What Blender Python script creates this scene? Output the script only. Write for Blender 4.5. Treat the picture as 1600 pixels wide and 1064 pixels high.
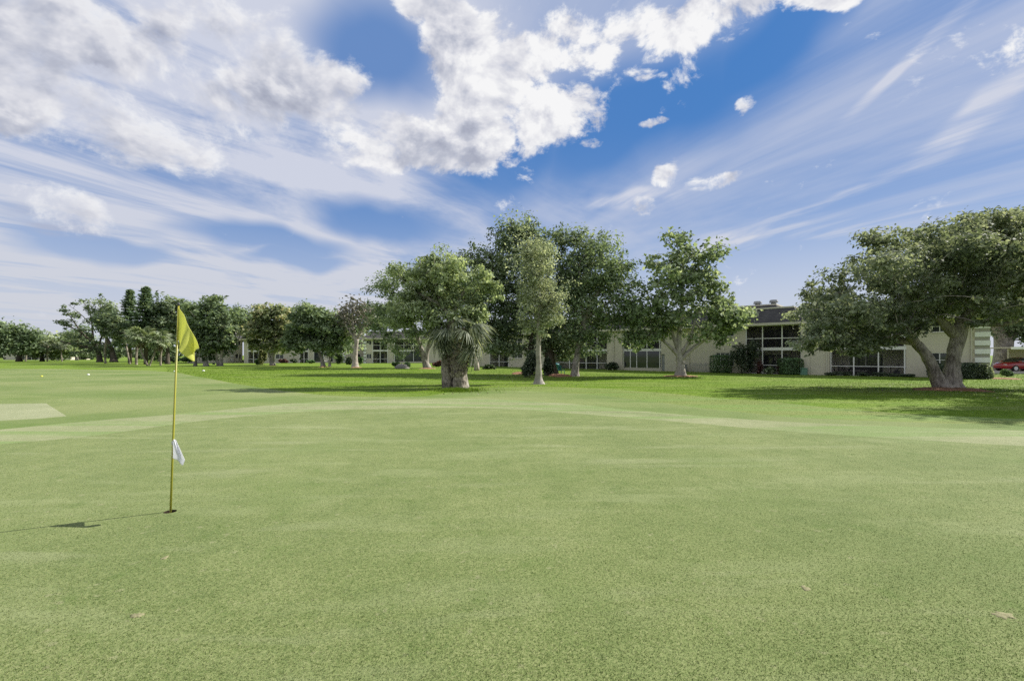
import bpy, math, random
import numpy as np
from mathutils import Vector, Matrix
from mathutils.geometry import delaunay_2d_cdt
R = math.radians
for _o in list(bpy.data.objects): bpy.data.objects.remove(_o)
SC = bpy.context.scene
COL = SC.collection

# ------------------------------------------------------------------ camera
CAM_H, F, CX, HZ = 1.62, 720.0, 800.0, 555.0        # metres; photo pixels: focal length, centre column, horizon row
cd = bpy.data.cameras.new('camera'); cam = bpy.data.objects.new('camera', cd); COL.objects.link(cam)
cd.sensor_width = 36.0; cd.lens = F/1600*36; cd.shift_y = (HZ-532)/1600
cd.clip_start = 0.05; cd.clip_end = 4000
cam.location = (0, 0, CAM_H); cam.rotation_euler = (R(90), 0, 0)
SC.camera = cam

# ------------------------------------------------------------------ sun, exposure
SUN_EL = R(38); SUN_H = Vector((0.905, 0.425)).normalized()
SUN_V = Vector((SUN_H.x*math.cos(SUN_EL), SUN_H.y*math.cos(SUN_EL), math.sin(SUN_EL)))
sd = bpy.data.lights.new('sun', 'SUN'); sd.energy = 4.8; sd.angle = R(0.55); sd.color = (1.0, 0.95, 0.87)
sun = bpy.data.objects.new('sun', sd); COL.objects.link(sun)
sun.rotation_euler = SUN_V.to_track_quat('Z', 'Y').to_euler(); sun.location = (30, 20, 40)
SC.view_settings.view_transform = 'Standard'; SC.view_settings.look = 'None'
SC.view_settings.exposure = 0.72; SC.view_settings.gamma = 1.0; SC.view_settings.use_curve_mapping = False
SC.render.engine = 'CYCLES'
SC.cycles.max_bounces = 6; SC.cycles.diffuse_bounces = 4; SC.cycles.transparent_max_bounces = 8
SC.cycles.use_denoising = False

# ------------------------------------------------------------------ node expression helper
class X:
    """A node socket that can be used in arithmetic."""
    T = None
    def __init__(s, sock): s.s = sock
    @staticmethod
    def n(kind, **kw):
        nd = X.T.nodes.new(kind)
        for k, v in kw.items(): setattr(nd, k, v)
        return nd
    @staticmethod
    def put(inp, v):
        if isinstance(v, X): X.T.links.new(v.s, inp)
        else: inp.default_value = v
    @staticmethod
    def m(op, a, b=0.0, c=0.0, clamp=False):
        nd = X.n('ShaderNodeMath', operation=op, use_clamp=clamp)
        for i, v in enumerate((a, b, c)): X.put(nd.inputs[i], v)
        return X(nd.outputs[0])
    def __add__(s, o): return X.m('ADD', s, o)
    __radd__ = __add__
    def __sub__(s, o): return X.m('SUBTRACT', s, o)
    def __rsub__(s, o): return X.m('SUBTRACT', o, s)
    def __mul__(s, o): return X.m('MULTIPLY', s, o)
    __rmul__ = __mul__
    def __truediv__(s, o): return X.m('DIVIDE', s, o)
    def max(s, o): return X.m('MAXIMUM', s, o)
    def min(s, o): return X.m('MINIMUM', s, o)
    def sat(s): return X.m('ADD', s, 0.0, clamp=True)
    def pow(s, o): return X.m('POWER', s, o)
def vec(x, y, z=0.0):
    nd = X.n('ShaderNodeCombineXYZ')
    for i, v in enumerate((x, y, z)): X.put(nd.inputs[i], v)
    return X(nd.outputs[0])
def sep(v):
    nd = X.n('ShaderNodeSeparateXYZ'); X.put(nd.inputs[0], v)
    return [X(nd.outputs[i]) for i in range(3)]
def ss(x, a, b, c=0.0, d=1.0):
    nd = X.n('ShaderNodeMapRange', interpolation_type='SMOOTHSTEP')
    for i, v in enumerate((x, a, b, c, d)): X.put(nd.inputs[i], v)
    return X(nd.outputs[0])
def noise(v, scale, detail=4.0, rough=0.55, dist=0.0, dim='3D', out=0):
    nd = X.n('ShaderNodeTexNoise', noise_dimensions=dim)
    X.put(nd.inputs['Vector'], v); nd.inputs['Scale'].default_value = scale
    nd.inputs['Detail'].default_value = detail; nd.inputs['Roughness'].default_value = rough
    nd.inputs['Distortion'].default_value = dist
    return X(nd.outputs[out])
def mapping(v, loc=(0,0,0), rot=(0,0,0), scale=(1,1,1), kind='POINT'):
    nd = X.n('ShaderNodeMapping', vector_type=kind); X.put(nd.inputs['Vector'], v)
    nd.inputs['Location'].default_value = loc; nd.inputs['Rotation'].default_value = rot; nd.inputs['Scale'].default_value = scale
    return X(nd.outputs[0])
def vm(op, a, b=None):
    nd = X.n('ShaderNodeVectorMath', operation=op); X.put(nd.inputs[0], a)
    if b is not None: X.put(nd.inputs[1], b)
    return nd
def mixc(f, a, b, blend='MIX'):
    nd = X.n('ShaderNodeMix', data_type='RGBA', blend_type=blend)
    X.put(nd.inputs[0], f)
    for i, v in ((6, a), (7, b)):
        X.put(nd.inputs[i], v if isinstance(v, X) else (*v[:3], 1.0))
    return X(nd.outputs[2])
def ramp(f, stops):
    nd = X.n('ShaderNodeValToRGB'); X.put(nd.inputs[0], f)
    el = nd.color_ramp.elements
    while len(el) < len(stops): el.new(0.5)
    for e, (p, c) in zip(el, stops): e.position = p; e.color = (*c[:3], 1.0)
    return X(nd.outputs[0])

# ------------------------------------------------------------------ sky
def build_world():
    w = bpy.data.worlds.new('World'); SC.world = w; w.use_nodes = True
    X.T = w.node_tree; X.T.nodes.clear()
    sky = X.n('ShaderNodeTexSky', sky_type='NISHITA', sun_disc=False)
    sky.sun_elevation = SUN_EL; sky.sun_rotation = math.atan2(SUN_H.x, SUN_H.y)
    sky.air_density = 1.0; sky.dust_density = 0.6; sky.ozone_density = 2.2
    S = 0.13
    k = 1.0/S
    D = X(X.n('ShaderNodeTexCoord').outputs['Generated'])
    dx, dy, dz = sep(D)
    dzp = dz.max(0.0)
    az = X.m('ARCTAN2', dx, dy)
    el = X.m('ARCSINE', dz)
    AE = vec(az, el)
    def dirn(px, py):
        a = math.atan((px-CX)/F); e = math.atan((HZ-py)/math.hypot(F, px-CX)); return a, e
    n_warp = noise(D, 3.0, 3.0, out=1)
    warp = X(vm('SCALE', X(vm('SUBTRACT', n_warp, (0.5, 0.5, 0.5)).outputs[0])).outputs[0])
    warp.s.node.inputs['Scale'].default_value = 0.16
    AEw = X(vm('ADD', AE, warp).outputs[0])
    def blob(px, py, rx, ry, rot=0.0, src=None, lo=1.0, hi=0.0):
        a, e = dirn(px, py)
        # a cloud bank: centre direction, angular half-sizes
        ax = abs(dirn(px+rx, py)[0]-dirn(px-rx, py)[0])/2; ey = abs(dirn(px, py-ry)[1]-dirn(px, py+ry)[1])/2
        mp = mapping(src or AEw, (a, e, 0), (0, 0, R(rot)), (ax, ey, 1), 'TEXTURE')
        return ss(X(vm('LENGTH', mp).outputs['Value']), lo*1.25, hi+0.35)
    def union(bl):
        r = bl[0]
        for b in bl[1:]: r = r.max(b)
        return r
    # plane coordinates of a high layer
    den = dzp + 0.045
    u, v = dx/den, dy/den
    def streak(slope, seed, sc_l, sc_t, detail=5.0, dist=0.6):
        L = math.hypot(slope, 1.0); wx, wy = slope/L, 1/L
        l = u*wx + v*wy; t = u*wy - v*wx
        return noise(vec(l*sc_l+seed, t*sc_t, seed), 1.0, detail, 0.6, dist)
    sR = streak(-0.42, 3.1, 0.30, 1.0, 8.0, 0.9)
    sR2 = streak(-0.50, 9.7, 0.8, 3.4, 7.0, 0.8)
    sL = streak(0.55, 5.3, 0.42, 0.95, 8.0, 0.9)
    sL2 = streak(0.75, 12.7, 0.9, 2.3, 8.0, 0.9)
    # base blue
    blue = mixc(ss(dzp, 0.0, 0.45), (0.36, 0.46, 0.68), (0.022, 0.165, 0.49))
    base = mixc(0.90, X(sky.outputs[0]), mixc(1.0, blue, (0.60*k, 0.60*k, 0.60*k), 'MULTIPLY'))
    # high veil, to the sunward side and away
    sideR = ss(az, 0.10, 0.55).max(ss(dy, 0.1, -0.3))
    gap = union([blob(1010, 190, 290, 105, 14), blob(800, 275, 150, 60, 10), blob(590, 80, 160, 100, 0)*0.95, blob(1180, 95, 190, 75, 25), blob(930, 250, 130, 70, 10)])
    vR = ss(sR*0.75+sR2*0.25, 0.38, 0.70)*0.55 + 0.10
    vR = vR*(1.0-gap)
    vL = (ss(sL*0.65+sL2*0.35, 0.36, 0.58))*0.98
    sideL = ss(az, 0.10, -0.25)
    blueL = union([blob(440, 378, 190, 26, -4), blob(150, 388, 150, 26, 3), blob(490, 408, 110, 18, 0), blob(600, 350, 130, 40, -10)])
    vL = (vL+0.22)*(1.0-gap*0.9)*(1.0-blueL*0.97)
    veil = (vR*sideR + vL*sideL + (1.0-sideR).min(1.0-sideL)*(vR*0.5+vL*0.35)).sat()
    streaks = union([blob(1470, 62, 190, 16, 26), blob(1500, 200, 190, 26, 22), blob(1250, 370, 240, 18, 8), blob(980, 322, 110, 13, 4), blob(1330, 300, 220, 12, 22)])
    veil = (veil + streaks*ss(sR2*0.6+sR*0.4, 0.40, 0.66)*0.62).sat()
    veil = veil.max(ss(el, 0.30, 0.03)*0.80*(1.0-blueL*0.5))
    veilcol = mixc(ss(el, 0.02, 0.35), (0.385*k, 0.395*k, 0.430*k), (0.40*k, 0.415*k, 0.475*k))
    c = mixc(veil*0.92, base, veilcol)
    # cumulus
    big = union([blob(780, 120, 150, 120), blob(905, 75, 130, 90), blob(1085, 30, 200, 55), blob(1290, 5, 110, 32), blob(640, 5, 70, 45),
                 blob(625, 215, 110, 75), blob(500, 130, 110, 85), blob(390, 80, 130, 110), blob(705, 255, 90, 38),
                 blob(190, 60, 260, 120), blob(90, 190, 200, 120), blob(250, 215, 170, 70), blob(70, 325, 120, 50, 0), blob(860, 190, 80, 70), blob(330, 160, 150, 90), blob(560, 190, 90, 60), blob(740, 210, 90, 60), blob(40, 90, 160, 160), blob(720, 40, 70, 50)])
    puffs = union([blob(1003, 134, 46, 20), blob(1156, 168, 30, 16, 35)*0.9, blob(1010, 212, 34, 12), blob(1045, 290, 34, 20, 20), blob(1118, 295, 58, 19, 5),
                   blob(1003, 332, 44, 14), blob(836, 236, 60, 32), blob(908, 196, 50, 36), blob(918, 246, 26, 11), blob(795, 262, 26, 14)])
    behind = ss(dy, 0.25, -0.25)*ss(el, 0.02, 0.2)*0.78
    cover = big.max(behind)
    leftish = ss(az, 0.0, -0.5)
    q = mapping(D, scale=(1.0, 1.0, 1.35))
    so = SUN_V*0.022
    qs = X(vm('ADD', q, (so.x-0.004, so.y, so.z*1.25+0.012)).outputs[0])
    n1 = noise(q, 7.0, 12.0, 0.64, 0.2); n2 = noise(qs, 7.0, 5.0, 0.56, 0.2)
    n1c = noise(q, 7.0, 5.0, 0.56, 0.2)
    d = cover*0.86 + (n1-0.5)*3.5 - 0.40 - leftish*0.07
    alpha = ss(d, -0.04, ss(az, 0.0, -0.6)*0.25+0.36)
    lit = (0.66 + (n1c-n2)*4.2 + (n1-n1c)*2.6).sat()
    core = ss(d, 0.05, 0.75)
    grey = ss(az, 0.15, -0.55)*0.60 + 0.08
    shade = (lit*1.0 - core*grey*0.75 + 0.22).sat()
    ccol = ramp(shade, [(0.0, (0.22, 0.235, 0.295)), (0.35, (0.31, 0.325, 0.38)), (0.65, (0.43, 0.435, 0.47)), (1.0, (0.56, 0.56, 0.565))])
    ccol = mixc(1.0, ccol, (k, k, k), 'MULTIPLY')
    # flat grey bank low in the left sky
    c = mixc((blob(60, 356, 90, 16, 0)*ss(sL2, 0.35, 0.55)*0.8).sat(), c, (0.25*k, 0.28*k, 0.37*k))
    n3 = noise(q, 15.0, 8.0, 0.65, 0.3)
    dp = puffs*0.95 + (n3-0.5)*3.2 - 0.62
    alpha = alpha.max(ss(dp, -0.10, 0.55)*0.95)
    c = mixc(alpha, c, ccol)
    bg = X.n('ShaderNodeBackground'); X.put(bg.inputs[0], c); bg.inputs[1].default_value = S
    out = X.n('ShaderNodeOutputWorld'); X.T.links.new(bg.outputs[0], out.inputs[0])
    w.cycles.sampling_method = 'MANUAL'; w.cycles.sample_map_resolution = 512
build_world()

# ------------------------------------------------------------------ materials
MATS = {}
def new_mat(name):
    m = bpy.data.materials.new(name); m.use_nodes = True; X.T = m.node_tree; X.T.nodes.clear(); MATS[name] = m
    return m
def finish(col, rough=0.6, spec=0.3, bump=None, bstr=0.3, bdist=0.02, metal=0.0, coat=0.0, trans=None, twt=0.0, alpha=None):
    p = X.n('ShaderNodeBsdfPrincipled')
    X.put(p.inputs['Base Color'], col if isinstance(col, X) else (*col[:3], 1.0))
    X.put(p.inputs['Roughness'], rough); p.inputs['Specular IOR Level'].default_value = spec
    p.inputs['Metallic'].default_value = metal; p.inputs['Coat Weight'].default_value = coat
    if bump is not None:
        b = X.n('ShaderNodeBump'); b.inputs['Strength'].default_value = bstr; b.inputs['Distance'].default_value = bdist
        X.put(b.inputs['Height'], bump); X.T.links.new(b.outputs[0], p.inputs['Normal'])
    sh = p.outputs[0]
    if trans is not None:
        t = X.n('ShaderNodeBsdfTranslucent'); X.put(t.inputs[0], trans if isinstance(trans, X) else (*trans[:3], 1.0))
        mx = X.n('ShaderNodeMixShader'); mx.inputs[0].default_value = twt
        X.T.links.new(sh, mx.inputs[1]); X.T.links.new(t.outputs[0], mx.inputs[2]); sh = mx.outputs[0]
    if alpha is not None:
        t = X.n('ShaderNodeBsdfTransparent'); mx = X.n('ShaderNodeMixShader'); X.put(mx.inputs[0], alpha)
        X.T.links.new(t.outputs[0], mx.inputs[1]); X.T.links.new(sh, mx.inputs[2]); sh = mx.outputs[0]
    o = X.n('ShaderNodeOutputMaterial'); X.T.links.new(sh, o.inputs[0])
def pos(): return X(X.n('ShaderNodeNewGeometry').outputs['Position'])
def objco(): return X(X.n('ShaderNodeTexCoord').outputs['Object'])
def attr(name):
    a = X.n('ShaderNodeAttribute', attribute_name=name); return X(a.outputs['Fac'])

def leaf_mat(name, dark, mid, light, twt=0.42, spec=0.07, rough=0.6, gain=2.2, desat=0.42):
    m = new_mat(name); 
    def grey(q, a, gn):
        L = 0.3*q[0]+0.6*q[1]+0.1*q[2]; return tuple((v*(1-a)+L*a)*gn for v in q)
    dark, mid, light = grey(dark, desat*.6, gain*.55), grey(mid, desat, gain), grey(light, desat*1.2, gain*1.22)
    t = attr('tint')
    c = ramp(t, [(0.0, dark), (0.5, mid), (1.0, light)])
    tc = mixc(1.0, c, (1.30, 1.28, 0.80), 'MULTIPLY')
    finish(c, rough, spec, trans=tc, twt=twt)
    return m
def bark_mat(name, dark, light, scale=3.0, stretch=0.25, bstr=0.6):
    m = new_mat(name)
    p = pos(); q = mapping(p, scale=(1, 1, stretch))
    n = noise(q, scale*4, 6.0, 0.65, 0.4); n2 = noise(p, scale*0.6, 3.0)
    c = mixc(ss(n*0.6+n2*0.4, 0.35, 0.65), dark, light)
    finish(c, 0.85, 0.15, bump=n, bstr=bstr, bdist=0.05)
    return m
def plain(name, c, rough=0.55, spec=0.3, var=0.08, scale=4.0, **kw):
    m = new_mat(name)
    n = noise(pos(), scale, 5.0, 0.6)
    cc = mixc(n, tuple(x*(1-var) for x in c), tuple(min(1, x*(1+var)) for x in c))
    finish(cc, rough, spec, **kw)
    return m

# --- turf
def mottle(p, col):
    # worn, yellowed and lusher drifts left by mowing, dew and feet
    a = noise(mapping(p, rot=(0, 0, R(8)), scale=(0.35, 1.3, 1)), 1.0, 5.0, 0.62, 0.4)
    b = noise(mapping(p, rot=(0, 0, R(75)), scale=(0.25, 1.6, 1)), 1.0, 5.0, 0.6, 0.3)
    c = noise(p, 2.2, 5.0, 0.68, 0.3); d = noise(p, 0.45, 3.0, 0.5)
    col = mixc(ss(a, 0.50, 0.68)*0.50, col, (0.232, 0.266, 0.118))
    col = mixc(ss(b, 0.54, 0.70)*0.45, col, (0.255, 0.280, 0.142))
    col = mixc(ss(c, 0.55, 0.72)*0.50, col, (0.088, 0.144, 0.029))
    col = mixc(ss(d, 0.52, 0.70)*0.40, col, (0.125, 0.180, 0.048))
    col = mixc(ss(noise(p, 9.0, 3.0, 0.6), 0.62, 0.72)*0.45, col, (0.29, 0.285, 0.16))
    return col
def turf_mat(name, a, b, c, kind):
    m = new_mat(name)
    p = pos()
    n1 = noise(p, 0.35, 4.0, 0.6); n2 = noise(p, 2.6, 5.0, 0.65); n3 = noise(p, 55.0, 3.0, 0.7); n4 = noise(p, 150.0, 2.0, 0.7)
    f = n1*0.40 + n2*0.30 + (n3-0.5)*0.95 + n4*0.22 + 0.13
    col = ramp(f, [(0.38, a), (0.60, b), (0.80, c)])
    x, y, z = sep(p)
    if kind == 'green':
        col = mottle(p, col)
    if kind == 'fairway':
        st = X.m('SINE', (x*0.30+y*0.95 + (n1-0.5)*1.5)*1.05)
        col = mixc(ss(st, -0.4, 0.5)*0.40, col, (0.095, 0.155, 0.035))
        st2 = X.m('SINE', (x*0.90-y*0.42)*0.62)
        col = mixc(ss(st2, 0.2, 0.7)*0.28, col, (0.25, 0.265, 0.12))
        col = mixc(ss(noise(mapping(p, scale=(0.12, 0.35, 1)), 1.0, 4.0), 0.52, 0.68)*0.55, col, (0.085, 0.155, 0.022))
    if kind == 'collar':
        # mower passes follow the edge: broken pale and green bands
        st = noise(mapping(p, rot=(0, 0, R(28)), scale=(0.06, 0.95, 1)), 1.4, 3.0, 0.55)
        col = mixc(ss(st, 0.46, 0.60)*0.6, col, (0.135, 0.225, 0.05))
        clump = ss(noise(p, 7.0, 3.0, 0.7), 0.56, 0.70)*ss(noise(p, 0.6, 2.0), 0.46, 0.62)
        col = mixc(clump*0.45, col, (0.085, 0.135, 0.035))
    if kind == 'lawn':
        lines = noise(mapping(p, rot=(0, 0, R(40)), scale=(0.10, 0.8, 1)), 1.0, 3.0)
        col = mixc(ss(lines, 0.42, 0.62)*0.60, col, (0.195, 0.235, 0.070))
        col = mixc(ss(noise(p, 1.4, 5.0, 0.7), 0.52, 0.70)*0.6, col, (0.058, 0.120, 0.010))
        bare = ss(noise(p, 0.22, 5.0, 0.65), 0.62, 0.74)*0.5
        col = mixc(bare, col, (0.20, 0.22, 0.09))
    finish(col, 0.85, 0.06, bump=n3*0.6+n4*0.6, bstr=0.55, bdist=0.02)
    pr = [n for n in m.node_tree.nodes if n.type == 'BSDF_PRINCIPLED'][0]; pr.inputs['Sheen Weight'].default_value = {'lawn': 0.015, 'fairway': 0.05}.get(kind, 0.08); pr.inputs['Sheen Roughness'].default_value = 0.45; pr.inputs['Sheen Tint'].default_value = (0.92, 1.0, 0.75, 1)
    return m
turf_mat('green_turf', (0.090, 0.132, 0.038), (0.158, 0.197, 0.066), (0.245, 0.270, 0.116), 'green')
turf_mat('collar_turf', (0.145, 0.180, 0.070), (0.230, 0.250, 0.122), (0.33, 0.335, 0.205), 'collar')
turf_mat('fairway_turf', (0.105, 0.155, 0.042), (0.165, 0.208, 0.068), (0.235, 0.262, 0.112), 'fairway')
turf_mat('lawn_turf', (0.055, 0.120, 0.006), (0.112, 0.196, 0.011), (0.205, 0.258, 0.045), 'lawn')
turf_mat('dry_turf', (0.17, 0.20, 0.095), (0.255, 0.275, 0.150), (0.35, 0.355, 0.225), 'dry')
turf_mat('rough_turf', (0.092, 0.142, 0.022), (0.150, 0.192, 0.042), (0.225, 0.250, 0.085), 'collar')
def blade_mat(name, a, b, c, nsc=72.0):
    m = new_mat(name); t = attr('tint'); n = noise(pos(), 0.9, 3.0, 0.6)
    n2 = noise(pos(), 5.0, 4.0, 0.7); n3 = noise(pos(), nsc, 2.0, 0.6)
    col = ramp((t*0.42+n*0.45+n2*0.50+(n3-0.5)*2.4-0.19).sat(), [(0.0, a), (0.55, b), (1.0, c)])
    if name == 'green_blade': col = mixc(0.75, col, mottle(pos(), col))
    finish(col, 0.7, 0.10, trans=col, twt=0.3)
blade_mat('green_blade', (0.056, 0.098, 0.020), (0.143, 0.190, 0.056), (0.345, 0.356, 0.172))
blade_mat('lawn_blade', (0.048, 0.108, 0.006), (0.110, 0.192, 0.011), (0.22, 0.28, 0.052), 4.0)

# --- foliage and bark
leaf_mat('leaf_oak', (0.030, 0.055, 0.020), (0.066, 0.110, 0.034), (0.135, 0.185, 0.068), gain=2.6)
leaf_mat('leaf_oak_dark', (0.024, 0.046, 0.020), (0.056, 0.092, 0.034), (0.125, 0.168, 0.070), gain=2.5)
leaf_mat('leaf_silver', (0.075, 0.100, 0.048), (0.130, 0.165, 0.080), (0.24, 0.27, 0.155))
leaf_mat('leaf_broad', (0.036, 0.066, 0.022), (0.080, 0.125, 0.042), (0.170, 0.215, 0.090), spec=0.1, rough=0.6, gain=2.6)
leaf_mat('leaf_fig', (0.045, 0.075, 0.025), (0.105, 0.150, 0.048), (0.190, 0.230, 0.085), gain=2.6)
leaf_mat('leaf_sea', (0.045, 0.068, 0.034), (0.090, 0.122, 0.058), (0.155, 0.180, 0.100))
leaf_mat('leaf_warm', (0.055, 0.085, 0.022), (0.110, 0.150, 0.040), (0.30, 0.23, 0.07))
leaf_mat('leaf_pine', (0.022, 0.052, 0.020), (0.042, 0.092, 0.032), (0.085, 0.150, 0.052))
leaf_mat('leaf_hedge', (0.018, 0.052, 0.012), (0.036, 0.100, 0.020), (0.075, 0.165, 0.035))
leaf_mat('leaf_dark_shrub', (0.014, 0.030, 0.014), (0.030, 0.056, 0.024), (0.085, 0.11, 0.06))
leaf_mat('leaf_yellow', (0.10, 0.15, 0.02), (0.22, 0.27, 0.04), (0.40, 0.40, 0.10), gain=0.9)
leaf_mat('leaf_red', (0.035, 0.012, 0.014), (0.075, 0.022, 0.026), (0.14, 0.05, 0.045))
leaf_mat('leaf_palm', (0.045, 0.072, 0.030), (0.095, 0.130, 0.058), (0.19, 0.215, 0.115), spec=0.3, gain=1.6)
leaf_mat('leaf_palm_light', (0.070, 0.120, 0.030), (0.130, 0.195, 0.055), (0.235, 0.29, 0.11), gain=1.35)
leaf_mat('leaf_dead', (0.12, 0.085, 0.05), (0.22, 0.165, 0.105), (0.34, 0.27, 0.19), twt=0.15, gain=1.0)
leaf_mat('leaf_moss', (0.14, 0.135, 0.10), (0.20, 0.19, 0.14), (0.30, 0.28, 0.21), twt=0.2, gain=1.0)
bark_mat('bark_grey', (0.12, 0.105, 0.088), (0.42, 0.385, 0.335))
bark_mat('bark_pale', (0.22, 0.20, 0.17), (0.42, 0.39, 0.345))
bark_mat('bark_dark', (0.045, 0.038, 0.030), (0.125, 0.105, 0.085))
bark_mat('bark_dead', (0.26, 0.22, 0.185), (0.50, 0.45, 0.40))
bark_mat('bark_palm', (0.050, 0.042, 0.033), (0.36, 0.32, 0.26), 2.6, 0.55, 1.0)
plain('soil', (0.035, 0.026, 0.018), 0.9, 0.1, 0.4, 40)
def mulch_mat():
    new_mat('mulch'); p = pos(); n = noise(p, 9.0, 5.0, 0.7); n2 = noise(p, 60.0, 3.0, 0.7)
    finish(ramp(n*0.5+n2*0.5, [(0.3, (0.12, 0.045, 0.022)), (0.55, (0.33, 0.19, 0.12)), (0.8, (0.50, 0.37, 0.27))]), 0.9, 0.1, bump=n2, bstr=0.9, bdist=0.04)
mulch_mat()
# --- building
def stucco(name, c):
    new_mat(name); p = pos(); n = noise(p, 1.2, 5.0, 0.6); n2 = noise(p, 45.0, 3.0); n3 = noise(mapping(p, scale=(3, 3, 0.25)), 1.0, 4.0)
    c2 = mixc(n, tuple(x*0.93 for x in c), tuple(x*1.05 for x in c)); c2 = mixc(ss(n3, 0.55, 0.8)*0.25, c2, tuple(x*0.62 for x in c))
    finish(c2, 0.85, 0.15, bump=n2, bstr=0.25, bdist=0.01)
stucco('stucco', (0.62, 0.575, 0.455)); stucco('stucco_light', (0.58, 0.54, 0.44)); stucco('quoin_white', (0.80, 0.81, 0.77)); stucco('quoin_grey', (0.36, 0.35, 0.29))
plain('white_paint', (0.78, 0.77, 0.73), 0.45, 0.4, 0.05); plain('fascia', (0.55, 0.52, 0.42), 0.6)
plain('metal_dark', (0.045, 0.045, 0.05), 0.5, 0.4); plain('metal_grey', (0.30, 0.31, 0.31), 0.5, 0.4)
plain('concrete', (0.42, 0.40, 0.36), 0.85, 0.15, 0.15)
plain('porch_wall', (0.60, 0.56, 0.48), 0.85); plain('wicker', (0.03, 0.026, 0.024), 0.7); plain('cushion', (0.22, 0.21, 0.19), 0.85)
plain('rubber', (0.018, 0.018, 0.018), 0.8); plain('utility_green', (0.14, 0.27, 0.20), 0.5); plain('teal_plastic', (0.03, 0.17, 0.19), 0.5)
plain('stone', (0.20, 0.19, 0.17), 0.85, 0.2, 0.25, 6.0); plain('marker_white', (0.82, 0.82, 0.80), 0.4); plain('marker_yellow', (0.62, 0.60, 0.08), 0.4)
def shingles():
    new_mat('shingle'); p = objco(); n = noise(p, 1.0, 4.0); x, y, z = sep(p)
    row = X.m('FRACT', z*5.5); cell = noise(mapping(p, scale=(3.0, 3.0, 16.0)), 1.0, 2.0, 0.6)
    c = ramp(cell*0.7+n*0.3, [(0.3, (0.045, 0.044, 0.046)), (0.55, (0.088, 0.085, 0.085)), (0.75, (0.145, 0.138, 0.132))])
    c = mixc(ss(row, 0.86, 0.98)*0.5, c, (0.02, 0.02, 0.022))
    finish(c, 0.9, 0.15, bump=row*0.5+cell, bstr=0.5, bdist=0.03)
shingles()
def glass():
    new_mat('glass'); p = pos(); n = noise(p, 0.6, 2.0)
    finish(mixc(n, (0.018, 0.022, 0.026), (0.05, 0.055, 0.058)), 0.05, 0.6, bump=n, bstr=0.05, bdist=0.05)
    new_mat('screen'); p = pos(); n = noise(p, 0.9, 3.0)
    finish(mixc(n, (0.012, 0.012, 0.013), (0.03, 0.03, 0.031)), 0.7, 0.2, alpha=0.42)
    new_mat('screen_clear'); p = pos(); n = noise(p, 0.9, 3.0)
    finish(mixc(n, (0.03, 0.03, 0.031), (0.06, 0.06, 0.06)), 0.7, 0.2, alpha=0.16)
glass()
def paint(name, c, rough=0.25, coat=0.7):
    new_mat(name); finish(c, rough, 0.5, coat=coat)
paint('car_red', (0.28, 0.006, 0.012)); paint('car_glass', (0.02, 0.025, 0.035), 0.05); paint('lamp_red', (0.35, 0.01, 0.01)); paint('chrome', (0.6, 0.6, 0.62), 0.2, 0)
def flag_mats():
    new_mat('flag_cloth'); p = objco(); n = noise(p, 420.0, 2.0); n2 = noise(p, 6.0, 3.0)
    c = mixc(n2, (0.64, 0.66, 0.17), (0.74, 0.74, 0.24)); finish(c, 0.7, 0.2, bump=n, bstr=0.15, bdist=0.001, trans=(0.82, 0.84, 0.32), twt=0.5)
    new_mat('pole_yellow'); p = objco(); n = noise(p, 30.0, 4.0); finish(mixc(n, (0.26, 0.25, 0.025), (0.36, 0.345, 0.05)), 0.35, 0.4, bump=n, bstr=0.05, bdist=0.001)
    new_mat('towel'); p = objco(); n = noise(p, 500.0, 2.0); n2 = noise(p, 16.0, 3.0)
    c = mixc(ss(n2, 0.5, 0.7)*0.15, (0.82, 0.82, 0.84), (0.55, 0.56, 0.62)); finish(c, 0.9, 0.1, bump=n, bstr=0.4, bdist=0.002, trans=(0.85, 0.86, 0.9), twt=0.45)
flag_mats()
plain('print_blue', (0.30, 0.34, 0.46), 0.8)
plain('cup_white', (0.55, 0.54, 0.52), 0.5); plain('sand', (0.235, 0.225, 0.125), 0.95, 0.1, 0.2, 30)

# ------------------------------------------------------------------ terrain and pixel helpers
def sst(x, a, b):
    t = np.clip((x-a)/(b-a), 0, 1); return t*t*(3-2*t)
def H(x, y):
    x = np.asarray(x, float); y = np.asarray(y, float)
    r = np.sqrt(x*x+y*y)
    z = -0.30*sst(y, 12, 34)*sst(x-0.10*y, -26, 2)
    z = z - 0.30*sst(r, 160, 400)
    z = z + 0.030*np.sin(x*0.31+1.3)*np.sin(y*0.27+0.4)*sst(r, 6, 14) + 0.02*np.sin(x*0.11-0.5*y*0.17)
    z = z + 0.05*np.exp(-((y-15.2-0.02*x-0.006*x*x)/1.3)**2)*sst(-np.abs(x), -16, -9)
    return z
def h(x, y): return float(H(x, y))
def G(px, py):
    """ground point seen at a photo pixel"""
    z = 0.0
    for _ in range(30):
        Y = F*(CAM_H-z)/max(py-HZ, 1.0); Xw = (px-CX)/F*Y; z = 0.5*z+0.5*h(Xw, Y)
    return Vector((Xw, Y, h(Xw, Y)))
def P(px, py, Y): return Vector(((px-CX)/F*Y, Y, CAM_H+(HZ-py)/F*Y))

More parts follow.
